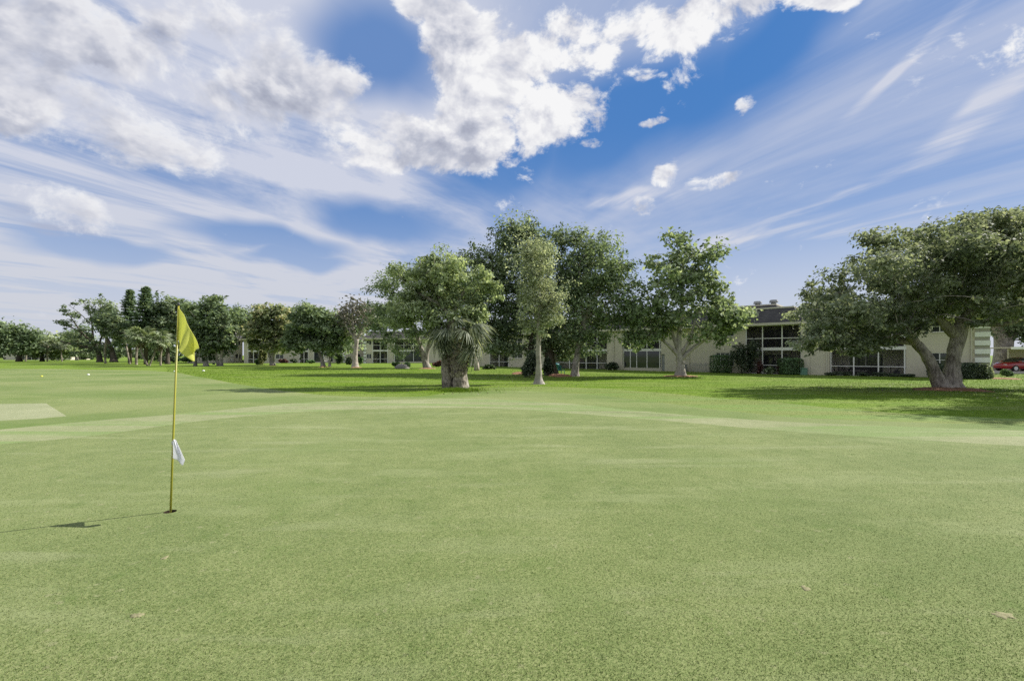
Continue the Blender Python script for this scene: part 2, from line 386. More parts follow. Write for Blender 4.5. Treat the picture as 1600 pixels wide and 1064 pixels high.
# ------------------------------------------------------------------ mesh helpers
def link(name, me, mat, parent=None):
    o = bpy.data.objects.new(name, me); COL.objects.link(o)
    if mat: 
        me.materials.clear(); me.materials.append(MATS[mat])
    if parent: o.parent = parent
    return o
def empty(name, loc, rz=0.0):
    o = bpy.data.objects.new(name, None); COL.objects.link(o); o.location = loc; o.rotation_euler = (0, 0, rz); o.empty_display_size = 0.2
    return o
def tag(o, label=None, cat=None, group=None, kind=None):
    if label: o['label'] = label
    if cat: o['category'] = cat
    if group: o['group'] = group
    if kind: o['kind'] = kind
    return o
def np_mesh(name, V, n, tint=None, smooth=False):
    """V: (k*n,3) vertices, every n of them one face"""
    V = np.asarray(V, np.float32).reshape(-1, 3); k = len(V)//n
    me = bpy.data.meshes.new(name)
    me.vertices.add(len(V)); me.vertices.foreach_set('co', V.ravel())
    me.loops.add(len(V)); me.loops.foreach_set('vertex_index', np.arange(len(V), dtype=np.int32))
    me.polygons.add(k); me.polygons.foreach_set('loop_start', np.arange(k, dtype=np.int32)*n)
    if tint is not None:
        a = me.attributes.new('tint', 'FLOAT', 'FACE'); a.data.foreach_set('value', np.asarray(tint, np.float32))
    me.update(calc_edges=True)
    return me
class MB:
    def __init__(s): s.v = []; s.f = []; s.t = []
    def box(s, x0, x1, y0, y1, z0, z1):
        b = len(s.v)
        s.v += [(x0,y0,z0),(x1,y0,z0),(x1,y1,z0),(x0,y1,z0),(x0,y0,z1),(x1,y0,z1),(x1,y1,z1),(x0,y1,z1)]
        s.f += [tuple(b+i for i in q) for q in ((0,3,2,1),(4,5,6,7),(0,1,5,4),(1,2,6,5),(2,3,7,6),(3,0,4,7))]
        return s
    def tube(s, pts, rad, n=8, cap=True):
        b = len(s.v); m = len(pts); pts = [Vector(p) for p in pts]
        ref = None
        for i, p in enumerate(pts):
            d = (pts[min(i+1, m-1)]-pts[max(i-1, 0)])
            if d.length < 1e-9: d = Vector((0, 0, 1))
            d.normalize()
            if ref is None: ref = Vector((1, 0, 0)) if abs(d.x) < 0.8 else Vector((0, 1, 0))
            a = (ref-d*ref.dot(d)).normalized(); ref = a; c = d.cross(a)
            r = rad[i] if hasattr(rad, '__len__') else rad
            for k in range(n):
                t = 2*math.pi*k/n; s.v.append(tuple(p+a*(math.cos(t)*r)+c*(math.sin(t)*r)))
        for i in range(m-1):
            for k in range(n):
                k2 = (k+1) % n; s.f.append((b+i*n+k, b+i*n+k2, b+(i+1)*n+k2, b+(i+1)*n+k))
        if cap:
            s.f.append(tuple(b+k for k in range(n-1, -1, -1))); s.f.append(tuple(b+(m-1)*n+k for k in range(n)))
        return s
    def quad(s, *p):
        b = len(s.v); s.v += [tuple(q) for q in p]; s.f.append(tuple(range(b, b+len(p)))); return s
    def lathe(s, prof, n=16, c=(0,0,0)):
        b = len(s.v); m = len(prof)
        for r, z in prof:
            for k in range(n):
                t = 2*math.pi*k/n; s.v.append((c[0]+r*math.cos(t), c[1]+r*math.sin(t), c[2]+z))
        for i in range(m-1):
            for k in range(n):
                k2 = (k+1) % n; s.f.append((b+i*n+k, b+i*n+k2, b+(i+1)*n+k2, b+(i+1)*n+k))
        return s
    def mesh(s, name, smooth=False):
        me = bpy.data.meshes.new(name); me.from_pydata(s.v, [], s.f); me.update()
        if smooth: me.polygons.foreach_set('use_smooth', [True]*len(me.polygons))
        return me
    def build(s, name, mat, parent=None, smooth=False): return link(name, s.mesh(name, smooth), mat, parent)

# ------------------------------------------------------------------ ground: one sheet, cut along the mown edges
def smooth_line(pts, n=6):
    out = []
    for i in range(len(pts)-1):
        p0 = pts[max(i-1, 0)]; p1 = pts[i]; p2 = pts[i+1]; p3 = pts[min(i+2, len(pts)-1)]
        for k in range(n):
            t = k/n
            out.append(tuple(0.5*(2*b+(c-a)*t+(2*a-5*b+4*c-d)*t*t+(3*b-a-3*c+d)*t**3) for a, b, c, d in zip(p0, p1, p2, p3)))
    out.append(pts[-1]); return out
def gxy(l): return [(g.x, g.y) for g in (G(a, b) for a, b in l)]
green_edge = smooth_line(gxy([(-60, 702), (0, 694), (150, 680), (310, 658), (450, 645), (580, 639), (700, 637), (800, 639), (900, 646), (1050, 658), (1200, 671), (1400, 685), (1660, 700)]))
POLY_GREEN = green_edge + [(15, 5), (14, -7), (-14, -7), (-15, 4)]
collar_edge = smooth_line(gxy([(-120, 682), (0, 671), (150, 657), (300, 645), (420, 633), (560, 626), (700, 623), (800, 625), (1000, 642), (1200, 657), (1400, 666), (1700, 676)]))
POLY_COLLAR = collar_edge + [(24, 6), (17, -9), (-17, -9), (-22, 5)]
fair_edge = smooth_line(gxy([(-500, 574), (-200, 575), (0, 576), (120, 577), (250, 580), (300, 587), (350, 596), (400, 604.5), (450, 611.5), (520, 618), (620, 620), (690, 617), (760, 611), (850, 612), (950, 619), (1050, 631), (1150, 643), (1300, 655), (1720, 669)]), 8)
POLY_FAIR = fair_edge + [(40, 6), (24, -20), (-60, -20), (-95, 20)]
rough_edge = smooth_line(gxy([(700, 613), (760, 606.5), (850, 604), (950, 608), (1050, 615), (1150, 624), (1300, 637), (1450, 648), (1720, 660)]), 8)
POLY_ROUGH = rough_edge + [(44, 8), (40, 6), (10, 10), (-4, 17)]
POLY_DRY = gxy([(-90, 634), (0, 631), (72, 630), (104, 650), (60, 654), (0, 657), (-90, 661)])
cup = P(266, 800, 1); cup = G(266, 799)
CUP_R = 0.058
POLY_CUP = [(cup.x+CUP_R*math.cos(t), cup.y+CUP_R*math.sin(t)) for t in np.linspace(0, 2*math.pi, 24, endpoint=False)]
def inside(poly, x, y):
    poly = np.asarray(poly); c = np.zeros(x.shape, bool)
    x0, y0 = poly[:, 0], poly[:, 1]; x1, y1 = np.roll(x0, -1), np.roll(y0, -1)
    for a, b, e, f in zip(x0, y0, x1, y1):
        if b == f: continue
        c ^= ((b > y) != (f > y)) & (x < (e-a)*(y-b)/(f-b)+a)
    return c
def make_ground():
    rng = np.random.default_rng(1)
    pts = []; edges = []
    for poly in (POLY_GREEN, POLY_COLLAR, POLY_FAIR, POLY_ROUGH, POLY_DRY, POLY_CUP):
        b = len(pts); pts += list(poly); edges += [(b+i, b+(i+1) % len(poly)) for i in range(len(poly))]
    def grid(x0, x1, y0, y1, s, skip=None):
        for yy in np.arange(y0, y1+1e-6, s):
            for xx in np.arange(x0, x1+1e-6, s):
                if skip and skip[0] < xx < skip[1] and skip[2] < yy < skip[3]: continue
                pts.append((xx+rng.uniform(-.2, .2)*s, yy+rng.uniform(-.2, .2)*s))
    grid(-22, 26, -6, 30, 0.9)
    grid(-90, 80, -20, 100, 3.5, (-22, 26, -6, 30))
    grid(-300, 300, -100, 320, 20, (-90, 80, -20, 100))
    pts += [(-2500, -500), (2500, -500), (2500, 3000), (-2500, 3000), (0, 3000), (-2500, 1000), (2500, 1000)]
    r = delaunay_2d_cdt([Vector(p) for p in pts], edges, [], 0, 1e-5)
    V = np.array([(v.x, v.y) for v in r[0]]); T = np.array([f for f in r[2]], int)
    c = V[T].mean(1); zone = np.zeros(len(T), int)
    for i, poly in enumerate((POLY_ROUGH, POLY_FAIR, POLY_COLLAR, POLY_GREEN, POLY_DRY, POLY_CUP)):
        zone[inside(poly, c[:, 0], c[:, 1])] = i+1
    Z = H(V[:, 0], V[:, 1])
    for zi, name, mat in ((0, 'lawn', 'lawn_turf'), (1, 'rough_strip', 'rough_turf'), (2, 'fairway', 'fairway_turf'), (3, 'green_collar', 'collar_turf'), (4, 'putting_green', 'green_turf'), (5, 'dry_turf_patch', 'dry_turf')):
        t = T[zone == zi]; used, inv = np.unique(t, return_inverse=True); inv = inv.reshape(t.shape)
        vv = np.column_stack([V[used], Z[used]])
        me = bpy.data.meshes.new(name); me.from_pydata(vv.tolist(), [], inv.tolist()); me.update()
        me.polygons.foreach_set('use_smooth', [True]*len(me.polygons))
        tag(link(name, me, mat), kind='structure')
make_ground()

def blades(name, mat, n, sampler, ht, wd, seed, lean=0.5, ref=None):
    rng = np.random.default_rng(seed)
    xy = sampler(rng, n); n = len(xy)
    b = np.column_stack([xy, H(xy[:, 0], xy[:, 1])-0.002])
    a = rng.uniform(0, 2*np.pi, n); s = rng.uniform(0.6, 1.35, n); scl = np.clip(np.hypot(xy[:, 0], xy[:, 1])/ref, .4, 1.3) if ref else 1.0
    w = np.column_stack([np.cos(a), np.sin(a), np.zeros(n)])*(wd*s*scl/2)[:, None]
    a2 = rng.uniform(0, 2*np.pi, n); L = rng.uniform(0.1, lean*2, n)
    dist = np.hypot(xy[:, 0], xy[:, 1])
    k = ht*s*scl
    tip = b+np.column_stack([np.cos(a2)*L*k, np.sin(a2)*L*k, k])
    V = np.stack([b-w, b+w, tip], 1)
    return link(name, np_mesh(name, V, 3, rng.random(n)), mat)
def near_fan(rng, n):
    # even density over the picture: more blades close to the camera
    d = 1.9*np.exp(rng.random(n)*math.log(15.0/1.9)); t = rng.uniform(-1.25, 1.25, n)
    x = d*t; y = d+rng.uniform(-.2, .2, n)
    k = inside(POLY_GREEN, x, y) & (np.hypot(x-cup.x, y-cup.y) > CUP_R+0.004)
    return np.column_stack([x[k], y[k]])
tag(blades('green_grass', 'green_blade', 480000, near_fan, 0.008, 0.0042, 5, 0.9), 'short clipped pale green grass of the putting green', 'grass', kind='stuff')
def lawn_fan(rng, n):
    d = 12*np.exp(rng.random(n)*math.log(62.0/12)); t = rng.uniform(-0.75, 1.3, n); x = d*t; y = d
    k = ~inside(POLY_FAIR, x, y) & ~inside(POLY_COLLAR, x, y) & (~inside(POLY_ROUGH, x, y) | (rng.random(n) < .45))
    return np.column_stack([x[k], y[k]])
tag(blades('lawn_grass', 'lawn_blade', 230000, lawn_fan, 0.036, 0.022, 6, 0.9, 38.0), 'bright green longer lawn grass under the trees', 'grass', kind='stuff')

def tuft_fan(rng, n):
    c = G(716, 611); a = rng.uniform(0, 6.283, n); r = rng.normal(0, .55, n)*(1+.35*np.sin(a*3+1))
    return np.column_stack([c.x+np.cos(a)*r*1.25, c.y+np.sin(a)*r*1.0])
tag(blades('tall_grass', 'lawn_blade', 3000, tuft_fan, 0.15, 0.02, 8, 0.5), 'fringe of taller bright grass at the foot of the cabbage palm', 'grass', kind='stuff')

# ------------------------------------------------------------------ trees
def leaf_quads(C, Nrm, size, rng, aspect=0.55):
    n = len(C)
    r = rng.normal(size=(n, 3)); a = np.cross(Nrm, r); a /= np.linalg.norm(a, axis=1)[:, None]+1e-9
    b = np.cross(Nrm, a); b /= np.linalg.norm(b, axis=1)[:, None]+1e-9
    s = size*np.exp(rng.normal(0, 0.28, n)); A = a*(s/2)[:, None]; B = b*(s*aspect/2)[:, None]
    Nn = Nrm/np.linalg.norm(Nrm, axis=1)[:, None]; droop = Nn*(s*0.10)[:, None]
    return np.stack([C-A-droop, C+B*1.0, C+A-droop, C-B], 1)
def clump_leaves(cent, rc, per, size, rng, flat=0.75, up=0.55, aspect=0.55):
    cent = np.asarray(cent); rc = np.asarray(rc); m = len(cent)
    per_i = np.maximum(3, (per*(rc/rc.mean())**2)).astype(int)
    idx = np.repeat(np.arange(m), per_i); n = len(idx)
    d = rng.normal(size=(n, 3)); d /= np.linalg.norm(d, axis=1)[:, None]
    rad = rng.random(n)**0.5*np.exp(rng.normal(0, .12, n))
    ax = np.exp(rng.normal(0, .30, (m, 3)))[idx]
    off = d*(rad*rc[idx])[:, None]*np.array([1, 1, flat])*ax
    Cc = cent[idx]+off
    Nm = d*0.55+np.array([0, 0, up])+rng.normal(0, 0.55, (n, 3))
    tint_c = rng.random(m)
    tint = np.clip(0.45*tint_c[idx]+0.55*rng.random(n)**1.3, 0, 1)
    return leaf_quads(Cc, Nm, size, rng, aspect), tint
def tree(name, label, trunks, ells, nc=90, per=260, leaf=0.16, lm='leaf_oak', bm='bark_grey', rc=0.75, dr=None, seed=1, group=None, cat='tree',
         limbs=(), flat=0.75, shell=2.2, tip=0.022, base=None, aspect=0.55, up=0.55, lift=0.12, Y0=None):
    """trunks: polylines of (px, py, radius px[, depth offset m]); ells: crown lobes (cx, cy, rx, ry) in photo pixels, taken at the depth of the base"""
    rng = np.random.default_rng(seed); rnd = random.Random(seed); nc = int(nc*1.5); per = int(per*0.46); rc *= 0.80; flat *= 0.82; leaf *= 1.18; rc *= 0.80 if group else 1.0
    g = base or G(trunks[0][0][0], trunks[0][0][1])
    if Y0 is None: Y0 = g.y
    m = Y0/F
    root = empty(name, (g.x, g.y, g.z)); O = Vector(root.location)
    tag(root, label, cat, group)
    def W(p): return P(p[0], p[1], Y0) + Vector((0, p[3] if len(p) > 3 else 0, 0)) - O
    nodes = []; par = []; plen = []; fixed = []; chains = []
    for tr in list(trunks)+list(limbs):
        w = [W(p) for p in tr]; rr = [p[2]*m for p in tr]
        if tr is trunks[0] or (tr in trunks): w[0].z = min(w[0].z, 0)-0.12
        ext = smooth_line([(*a, r) for a, r in zip(w, rr)], 4)
        if tr in trunks: ext = [(*e[:3], e[3]*(1+0.40*math.exp(-max(e[2]-ext[0][2]-.1, 0)/(.25+2*rr[0]*.4)))) for e in ext]
        start = len(nodes)
        near = None
        if tr in limbs and nodes:
            near = min(range(len(nodes)), key=lambda i: (nodes[i]-Vector(ext[0][:3])).length)
        ids = []
        for k, e in enumerate(ext):
            nodes.append(Vector(e[:3])); fixed.append(e[3])
            par.append((start+k-1) if k else (near if near is not None else -1))
            plen.append((plen[par[-1]] if par[-1] >= 0 else 0)+((nodes[-1]-nodes[par[-1]]).length if par[-1] >= 0 else 0)); ids.append(start+k)
        chains.append(ids)
    ntr = len(nodes)
    area = np.array([a*b for _, _, a, b in ells], float); area /= area.sum()
    cents = []
    for i, (cx, cy, rx, ry) in enumerate(ells):
        k = max(2, int(round(nc*area[i]))); dd = (dr if dr else 0.8*(rx+ry)/2*m)
        for _ in range(k):
            v = rng.normal(size=3); v /= np.linalg.norm(v); r = rng.random()**(1/shell)*(1+0.32*rng.random()**4)
            x = cx+v[0]*r*rx; y = cy+v[2]*r*ry
            cents.append(P(x, y, Y0+v[1]*r*dd)-O)
    top = nodes[ntr-1]
    cents.sort(key=lambda c: min((c-nodes[i]).length for i in range(ntr)))
    canstart = [i for i in range(ntr) if fixed[i] is not None and (nodes[i].z > 0.45*max(n.z for n in nodes[:ntr]))]
    NP = [np.array(nodes[i]) for i in range(ntr)]
    ok = [i in canstart for i in range(ntr)]
    for c in cents:
        arr = np.array(NP); cc = np.array(c); dist = np.linalg.norm(arr-cc, axis=1)
        cost = dist+0.18*np.array(plen)+np.where(arr[:, 2] > cc[2]+0.3*dist, dist*0.8, 0)+np.where(ok, 0, 1e6)
        j = int(cost.argmin()); s = nodes[j]; d = c-s; L = d.length
        ns = 2 if L < 0.8 else (4 if L < 3 else 6); mid = s.lerp(c, 0.5)+Vector((rnd.gauss(0, .10), rnd.gauss(0, .10), lift+rnd.gauss(0, .06)))*L
        pv = j; ids = [j]
        for k in range(1, ns+1):
            t = k/ns; q = s*(1-t)**2+mid*(2*t*(1-t))+c*t*t
            if k < ns: q = q+Vector((rnd.gauss(0, .03), rnd.gauss(0, .03), rnd.gauss(0, .03)))*L
            nodes.append(q); NP.append(np.array(q)); par.append(pv); plen.append(plen[pv]+(q-nodes[pv]).length); fixed.append(None); ok.append(True); pv = len(nodes)-1; ids.append(pv)
        chains.append(ids)
    cnt = [0]*len(nodes)
    for i in range(len(nodes)-1, -1, -1):
        if cnt[i] == 0: cnt[i] = 1
        if par[i] >= 0: cnt[par[i]] += cnt[i]
    def rad(i): return fixed[i] if fixed[i] is not None else tip*max(1, cnt[i])**0.42
    mb = MB()
    for ids in chains:
        if fixed[ids[-1]] is not None:
            pts = [nodes[i] for i in ids]; rr = [rad(i) for i in ids]; ns = 14 if m < 0.06 else 8
            if par[ids[0]] >= 0 and par[ids[0]] not in ids: pts = [nodes[par[ids[0]]]]+pts; rr = [rr[0]]+rr
            mb.tube(pts, rr, ns, True)
        else:
            pts = [nodes[i] for i in ids]; rr = [min(rad(ids[0]), rad(ids[1])*1.15)]+[rad(i) for i in ids[1:]]
            mb.tube(pts, rr, 6 if rr[0] > 0.05 else 4, False)
    t = mb.build('trunk', bm, root, True)
    # uneven bark
    me = t.data; co = np.empty(len(me.vertices)*3, np.float32); me.vertices.foreach_get('co', co); co = co.reshape(-1, 3)
    lowz = np.clip(1-co[:, 2]/1.0, 0, 1)
    rrad = np.median([f for f in fixed[:ntr]])
    co += (np.sin(co[:, [1, 2, 0]]*5.1+seed)+np.sin(co[:, [2, 0, 1]]*11.3))*np.array([1, 1, 0])*0.05*min(rrad, 0.35)
    if m < 0.045:
        from mathutils import noise as mn
        nv = ntr*0+sum(1 for _ in range(len(co)))
        nr = np.array(me.vertices[0].normal)
        for i, v in enumerate(me.vertices):
            if i > 14*sum(len(c)+1 for c in chains[:len(trunks)+len(limbs)]): break
            c3 = Vector(co[i]); d = mn.noise(Vector((c3.x*2.2, c3.y*2.2, c3.z*1.1+seed)))*.09+mn.noise(c3*6)*.03; co[i] += np.array(v.normal)*d*min(1, rrad/.2)
    me.vertices.foreach_set('co', co.ravel()); me.update()
    if per > 0:
        cr = rc*np.exp(rng.normal(0, 0.42, len(cents)))
        q, tint = clump_leaves(np.array([tuple(c) for c in cents]), cr, per, leaf, rng, flat, up, aspect)
        link('crown', np_mesh('crown', q, 4, tint), lm, root)
    return root

def mulch(label, px, py, rx, seed, ry=None, hgt=0.10):
    g = G(px, py); a = rx/F*g.y; b = ry or a*0.8; rnd = random.Random(seed); mb = MB(); n = 28
    fr = [1+.16*math.sin(k*.9+seed)+rnd.uniform(-.16, .16) for k in range(n)]
    rings = [(0.0, hgt), (0.3, hgt), (0.6, hgt*0.8), (0.85, hgt*0.45), (1.0, -0.03)]
    for f, z in rings:
        for k in range(n):
            t = 2*math.pi*k/n; x = math.cos(t)*a*f*fr[k]; y = math.sin(t)*b*f*fr[k]
            mb.v.append((x, y, z+h(g.x+x, g.y+y)-g.z+rnd.uniform(-.012, .012)*(z > 0)))
    for i in range(len(rings)-1):
        for k in range(n): mb.f.append((i*n+k, (i+1)*n+k, (i+1)*n+(k+1) % n, i*n+(k+1) % n))
    o = mb.build('mulch_bed', 'mulch', None, True); o.location = g
    tag(o, label, 'mulch', 'mulch beds')
    return o

# --- big trees
tree('fig_tree', 'leafy fig growing out of the thick cabbage palm trunk, pale branches showing',
     [[(718, 606, 12), (716, 560, 10), (706, 520, 8), (704, 495, 6)]],
     [(660, 450, 55, 50), (705, 430, 55, 42), (640, 490, 40, 45), (750, 470, 30, 45), (690, 480, 50, 30), (672, 410, 26, 18), (735, 495, 38, 22), (690, 505, 34, 14), (755, 450, 22, 40)],
     nc=100, per=240, leaf=0.15, lm='leaf_fig', bm='bark_grey', rc=0.55, seed=3,
     limbs=[[(704, 495, 5), (690, 478, 3.5), (672, 468, 2.2), (640, 450, 1.4)], [(705, 498, 4.5), (716, 470, 3), (735, 440, 1.6)], [(700, 490, 4), (685, 460, 2.5), (680, 425, 1.5)]], tip=0.014)
tree('oak_tree', 'live oak with slanting forked grey trunk standing just behind the cabbage palm',
     [[(668, 575, 5), (662, 558, 4), (655, 535, 3.3), (650, 515, 2.8)], [(666, 573, 4), (668, 550, 3), (676, 528, 2.4)]],
     [(620, 460, 38, 45), (600, 500, 22, 40), (650, 450, 40, 40), (690, 440, 45, 45), (640, 520, 45, 22), (612, 442, 22, 18), (605, 535, 24, 18), (640, 545, 40, 14), (585, 470, 14, 30), (720, 470, 40, 40)],
     nc=130, per=190, leaf=0.22, lm='leaf_oak', bm='bark_grey', rc=1.0, seed=4, tip=0.022)
tree('eucalyptus_tree', 'slender tree with straight pale trunk and silvery green leaves before the big oak',
     [[(842, 600, 8), (842, 592, 5.0), (842, 570, 4.2), (842, 530, 3.6), (843, 490, 2.6), (844, 450, 1.8), (846, 400, 1.0)]],
     [(845, 420, 26, 48), (838, 470, 30, 40), (862, 470, 26, 36), (848, 505, 32, 20), (830, 395, 16, 22)],
     nc=95, per=170, leaf=0.12, lm='leaf_silver', bm='bark_pale', rc=0.55, seed=5, tip=0.010, flat=1.1)
tree('oak_tree', 'tallest oak, broad dark crown and thick trunk ringed by shrubs behind the slender pale tree',
     [[(862, 586, 9), (860, 565, 7.5), (856, 540, 7), (852, 505, 6.5), (850, 470, 5)], [(826, 583, 6), (828, 560, 5), (832, 530, 4.5), (842, 495, 4)]],
     [(790, 395, 55, 50), (850, 385, 48, 42), (910, 405, 45, 48), (760, 440, 55, 45), (830, 450, 70, 50), (905, 460, 55, 50), (790, 500, 70, 32), (865, 515, 55, 28), (800, 362, 36, 20), (890, 372, 26, 18), (735, 415, 28, 26), (770, 530, 50, 20), (815, 542, 48, 20), (770, 505, 45, 24), (880, 545, 34, 20), (745, 500, 30, 30)],
     nc=300, per=180, leaf=0.23, lm='leaf_oak_dark', bm='bark_dark', rc=1.15, seed=6, tip=0.028,
     limbs=[[(852, 500, 5), (820, 470, 3.5), (790, 440, 2.5), (770, 420, 1.5)], [(852, 495, 5), (885, 450, 3.5), (905, 415, 2)], [(850, 470, 4), (845, 430, 3), (840, 395, 1.5)]])
tree('laurel_oak_tree', 'oak with single brown trunk and airy upswept branches beside the dark two-storey porch',
     [[(898, 588, 6), (899, 575, 5), (903, 550, 4.6), (907, 525, 4), (914, 495, 3.4)]],
     [(945, 420, 40, 38), (970, 440, 30, 34), (930, 470, 42, 34), (975, 480, 26, 30), (905, 510, 38, 22), (905, 440, 34, 40), (950, 510, 32, 20), (925, 535, 24, 14), (985, 500, 18, 24)],
     nc=160, per=95, leaf=0.22, lm='leaf_oak', bm='bark_grey', rc=0.95, seed=7, tip=0.026, shell=3.0,
     limbs=[[(914, 495, 3.2), (930, 465, 2.6), (950, 435, 2), (968, 410, 1.2)], [(912, 500, 3), (940, 480, 2.2), (968, 462, 1.4)], [(912, 498, 3), (908, 460, 2.2), (905, 425, 1.2)]])
tree('sycamore_tree', 'open broad-leaved tree with low forked trunk in a mulch ring before the beige wall',
     [[(1063, 588, 7.5), (1063, 575, 6), (1062, 560, 5.5), (1060, 545, 4.5), (1062, 510, 3.2), (1066, 470, 2.4), (1065, 420, 1.6)]],
     [(1062, 385, 22, 30), (1085, 405, 38, 26), (1060, 430, 48, 32), (1095, 445, 40, 30), (1030, 470, 40, 32), (1080, 490, 55, 34), (1010, 505, 34, 32), (1135, 490, 28, 24), (1145, 512, 26, 14), (1110, 525, 40, 14), (990, 535, 22, 14), (1020, 412, 20, 14), (1120, 392, 14, 14), (1005, 532, 26, 12), (1040, 510, 30, 20), (1128, 458, 22, 22), (1152, 500, 18, 14)],
     nc=240, per=58, leaf=0.27, lm='leaf_broad', bm='bark_pale', rc=0.85, seed=8, tip=0.024, aspect=0.75, shell=2.6,
     limbs=[[(1061, 556, 4), (1046, 541, 2.6), (1030, 527, 1.8), (1015, 510, 1.2)], [(1066, 560, 4), (1082, 545, 3), (1100, 532, 2.2), (1122, 520, 1.4)], [(1065, 552, 3.5), (1078, 530, 2.6), (1086, 500, 1.8)], [(1060, 548, 3.5), (1050, 520, 2.4), (1040, 480, 1.6)]])
tree('live_oak_tree', 'huge spreading live oak with twin grey trunks in a mulch ring by the striped corner',
     [[(1490, 607, 11), (1488, 598, 10), (1489, 570, 9), (1494, 540, 9.2), (1505, 505, 8.5), (1520, 480, 7)], [(1476, 606, 10), (1462, 585, 8), (1447, 555, 7.4), (1430, 535, 6.5), (1405, 520, 6, -0.5), (1385, 505, 4, -1)]],
     [(1275, 495, 38, 44), (1302, 458, 40, 36), (1335, 500, 55, 50), (1390, 400, 50, 45), (1420, 460, 60, 50), (1490, 410, 70, 50), (1560, 390, 70, 55), (1630, 400, 70, 60), (1500, 460, 75, 38), (1590, 460, 70, 45), (1350, 530, 40, 22), (1285, 515, 38, 28), (1450, 385, 55, 30), (1525, 368, 55, 30), (1258, 535, 26, 20), (1410, 500, 60, 28), (1580, 355, 55, 26), (1670, 460, 50, 50), (1345, 415, 22, 18), (1560, 500, 40, 22), (1310, 535, 32, 16)],
     nc=400, per=250, leaf=0.15, lm='leaf_sea', bm='bark_grey', rc=0.66, seed=9, tip=0.017, dr=4.6,
     limbs=[[(1505, 505, 8), (1525, 478, 5.5), (1545, 462, 4), (1590, 440, 2.5), (1640, 420, 1.6)], [(1494, 525, 8), (1470, 500, 5), (1440, 480, 3), (1405, 455, 2)], [(1515, 485, 6), (1505, 450, 3.5), (1490, 420, 2)],
            [(1430, 535, 6), (1390, 528, 4, 0.6), (1345, 520, 2.6, 1), (1295, 515, 1.6, 1)], [(1500, 500, 6), (1520, 510, 3, -1.5), (1560, 490, 2, -2)]])
tree('live_oak_tree', 'forked live oak rising behind the white carport beam and the red car',
     [[(1567, 573, 12), (1566, 545, 9), (1562, 520, 8), (1552, 495, 5), (1545, 475, 4)], [(1571, 571, 9), (1572, 540, 8), (1580, 505, 6), (1588, 480, 4)]],
     [(1560, 470, 50, 40), (1610, 480, 60, 45), (1650, 500, 50, 40), (1590, 510, 45, 20), (1640, 540, 40, 14)],
     nc=120, per=220, leaf=0.26, lm='leaf_oak_dark', bm='bark_grey', rc=1.2, seed=10, base=Vector((58.5, 55.0, h(58.5, 55.0))), tip=0.03)
# --- middle distance
tree('dead_tree', 'bare dead tree with pale whitish branches on the lawn before the far building',
     [[(555, 574, 5), (555, 560, 3.8), (556, 545, 3.4), (558, 530, 3)]],
     [(555, 500, 28, 26), (540, 492, 16, 18), (570, 490, 16, 20), (553, 475, 14, 12)],
     nc=170, per=7, leaf=0.32, lm='leaf_moss', bm='bark_dead', rc=0.9, seed=11, tip=0.045, shell=3.0,
     limbs=[[(557, 532, 2.6), (545, 515, 2), (535, 497, 1.4), (528, 488, .9)], [(557, 530, 2.6), (568, 510, 2), (576, 490, 1.2)], [(556, 535, 2.5), (552, 505, 1.8), (550, 478, 1)]])
MIDG = 'trees along the far side of the lawn'
tree('oak_tree', 'leaning grey-trunked tree beside the small white garden chair',
     [[(505, 573, 3.5), (503, 562, 2.6), (498, 550, 2.3), (490, 541, 1.6)], [(515, 570, 2), (515, 558, 1.7), (512, 545, 1.5), (513, 530, 1.2)]],
     [(475, 515, 28, 26), (505, 508, 28, 24), (530, 520, 20, 24), (490, 493, 28, 13), (515, 540, 28, 12), (462, 535, 18, 14)],
     nc=95, per=150, leaf=0.42, lm='leaf_oak', bm='bark_grey', rc=1.4, seed=12, tip=0.05, group=MIDG)
tree('maple_tree', 'rounded tree with orange-tinged leaves beside the yellow-green shrub',
     [[(426, 571, 3.6), (426, 560, 2.6), (428, 545, 2.2), (430, 525, 1.8)], [(424, 570, 2), (421, 555, 1.6), (416, 540, 1.2)]],
     [(425, 505, 30, 26), (405, 515, 18, 24), (445, 520, 24, 24), (415, 488, 16, 11), (440, 490, 14, 12), (425, 535, 34, 13), (460, 535, 14, 13)],
     nc=95, per=150, leaf=0.42, lm='leaf_warm', bm='bark_pale', rc=1.3, seed=13, tip=0.05, group=MIDG)
tree('gum_tree', 'tall airy tree with straight pale trunk just beyond the yellow flag',
     [[(322, 572, 3.6), (321, 560, 2.3), (321, 535, 1.9), (320, 510, 1.5), (325, 485, 1)]],
     [(328, 480, 24, 18), (305, 500, 22, 20), (330, 510, 30, 24), (310, 530, 26, 18), (345, 500, 14, 18), (296, 485, 12, 12)],
     nc=85, per=120, leaf=0.40, lm='leaf_oak', bm='bark_pale', rc=1.25, seed=14, tip=0.045, group=MIDG)
tree('gum_tree', 'dense dark tree with several pale stems in front of the far gabled wall',
     [[(345, 572, 3.0), (346, 558, 2), (347, 540, 1.6), (346, 520, 1.2)], [(341, 572, 2), (338, 555, 1.4), (336, 535, 1)], [(305, 571, 2.4), (306, 560, 1.8), (310, 548, 1.4), (313, 535, 1)]],
     [(340, 525, 22, 22), (355, 540, 12, 16), (325, 535, 16, 18), (345, 505, 20, 14)],
     nc=70, per=160, leaf=0.40, lm='leaf_oak_dark', bm='bark_grey', rc=1.2, seed=15, tip=0.045, group=MIDG)
tree('gum_tree', 'slanting bare-stemmed tree leaning over the far quoined wall',
     [[(363, 567, 1.8), (367, 550, 1.4), (372, 532, 1.2), (377, 518, 1.0)], [(371, 535, 1.0), (378, 529, .8), (386, 520, .7)]],
     [(378, 500, 20, 18), (392, 512, 16, 14), (365, 492, 16, 12)], nc=45, per=130, leaf=0.42, lm='leaf_oak', bm='bark_pale', rc=1.3, seed=16, tip=0.05, group=MIDG)
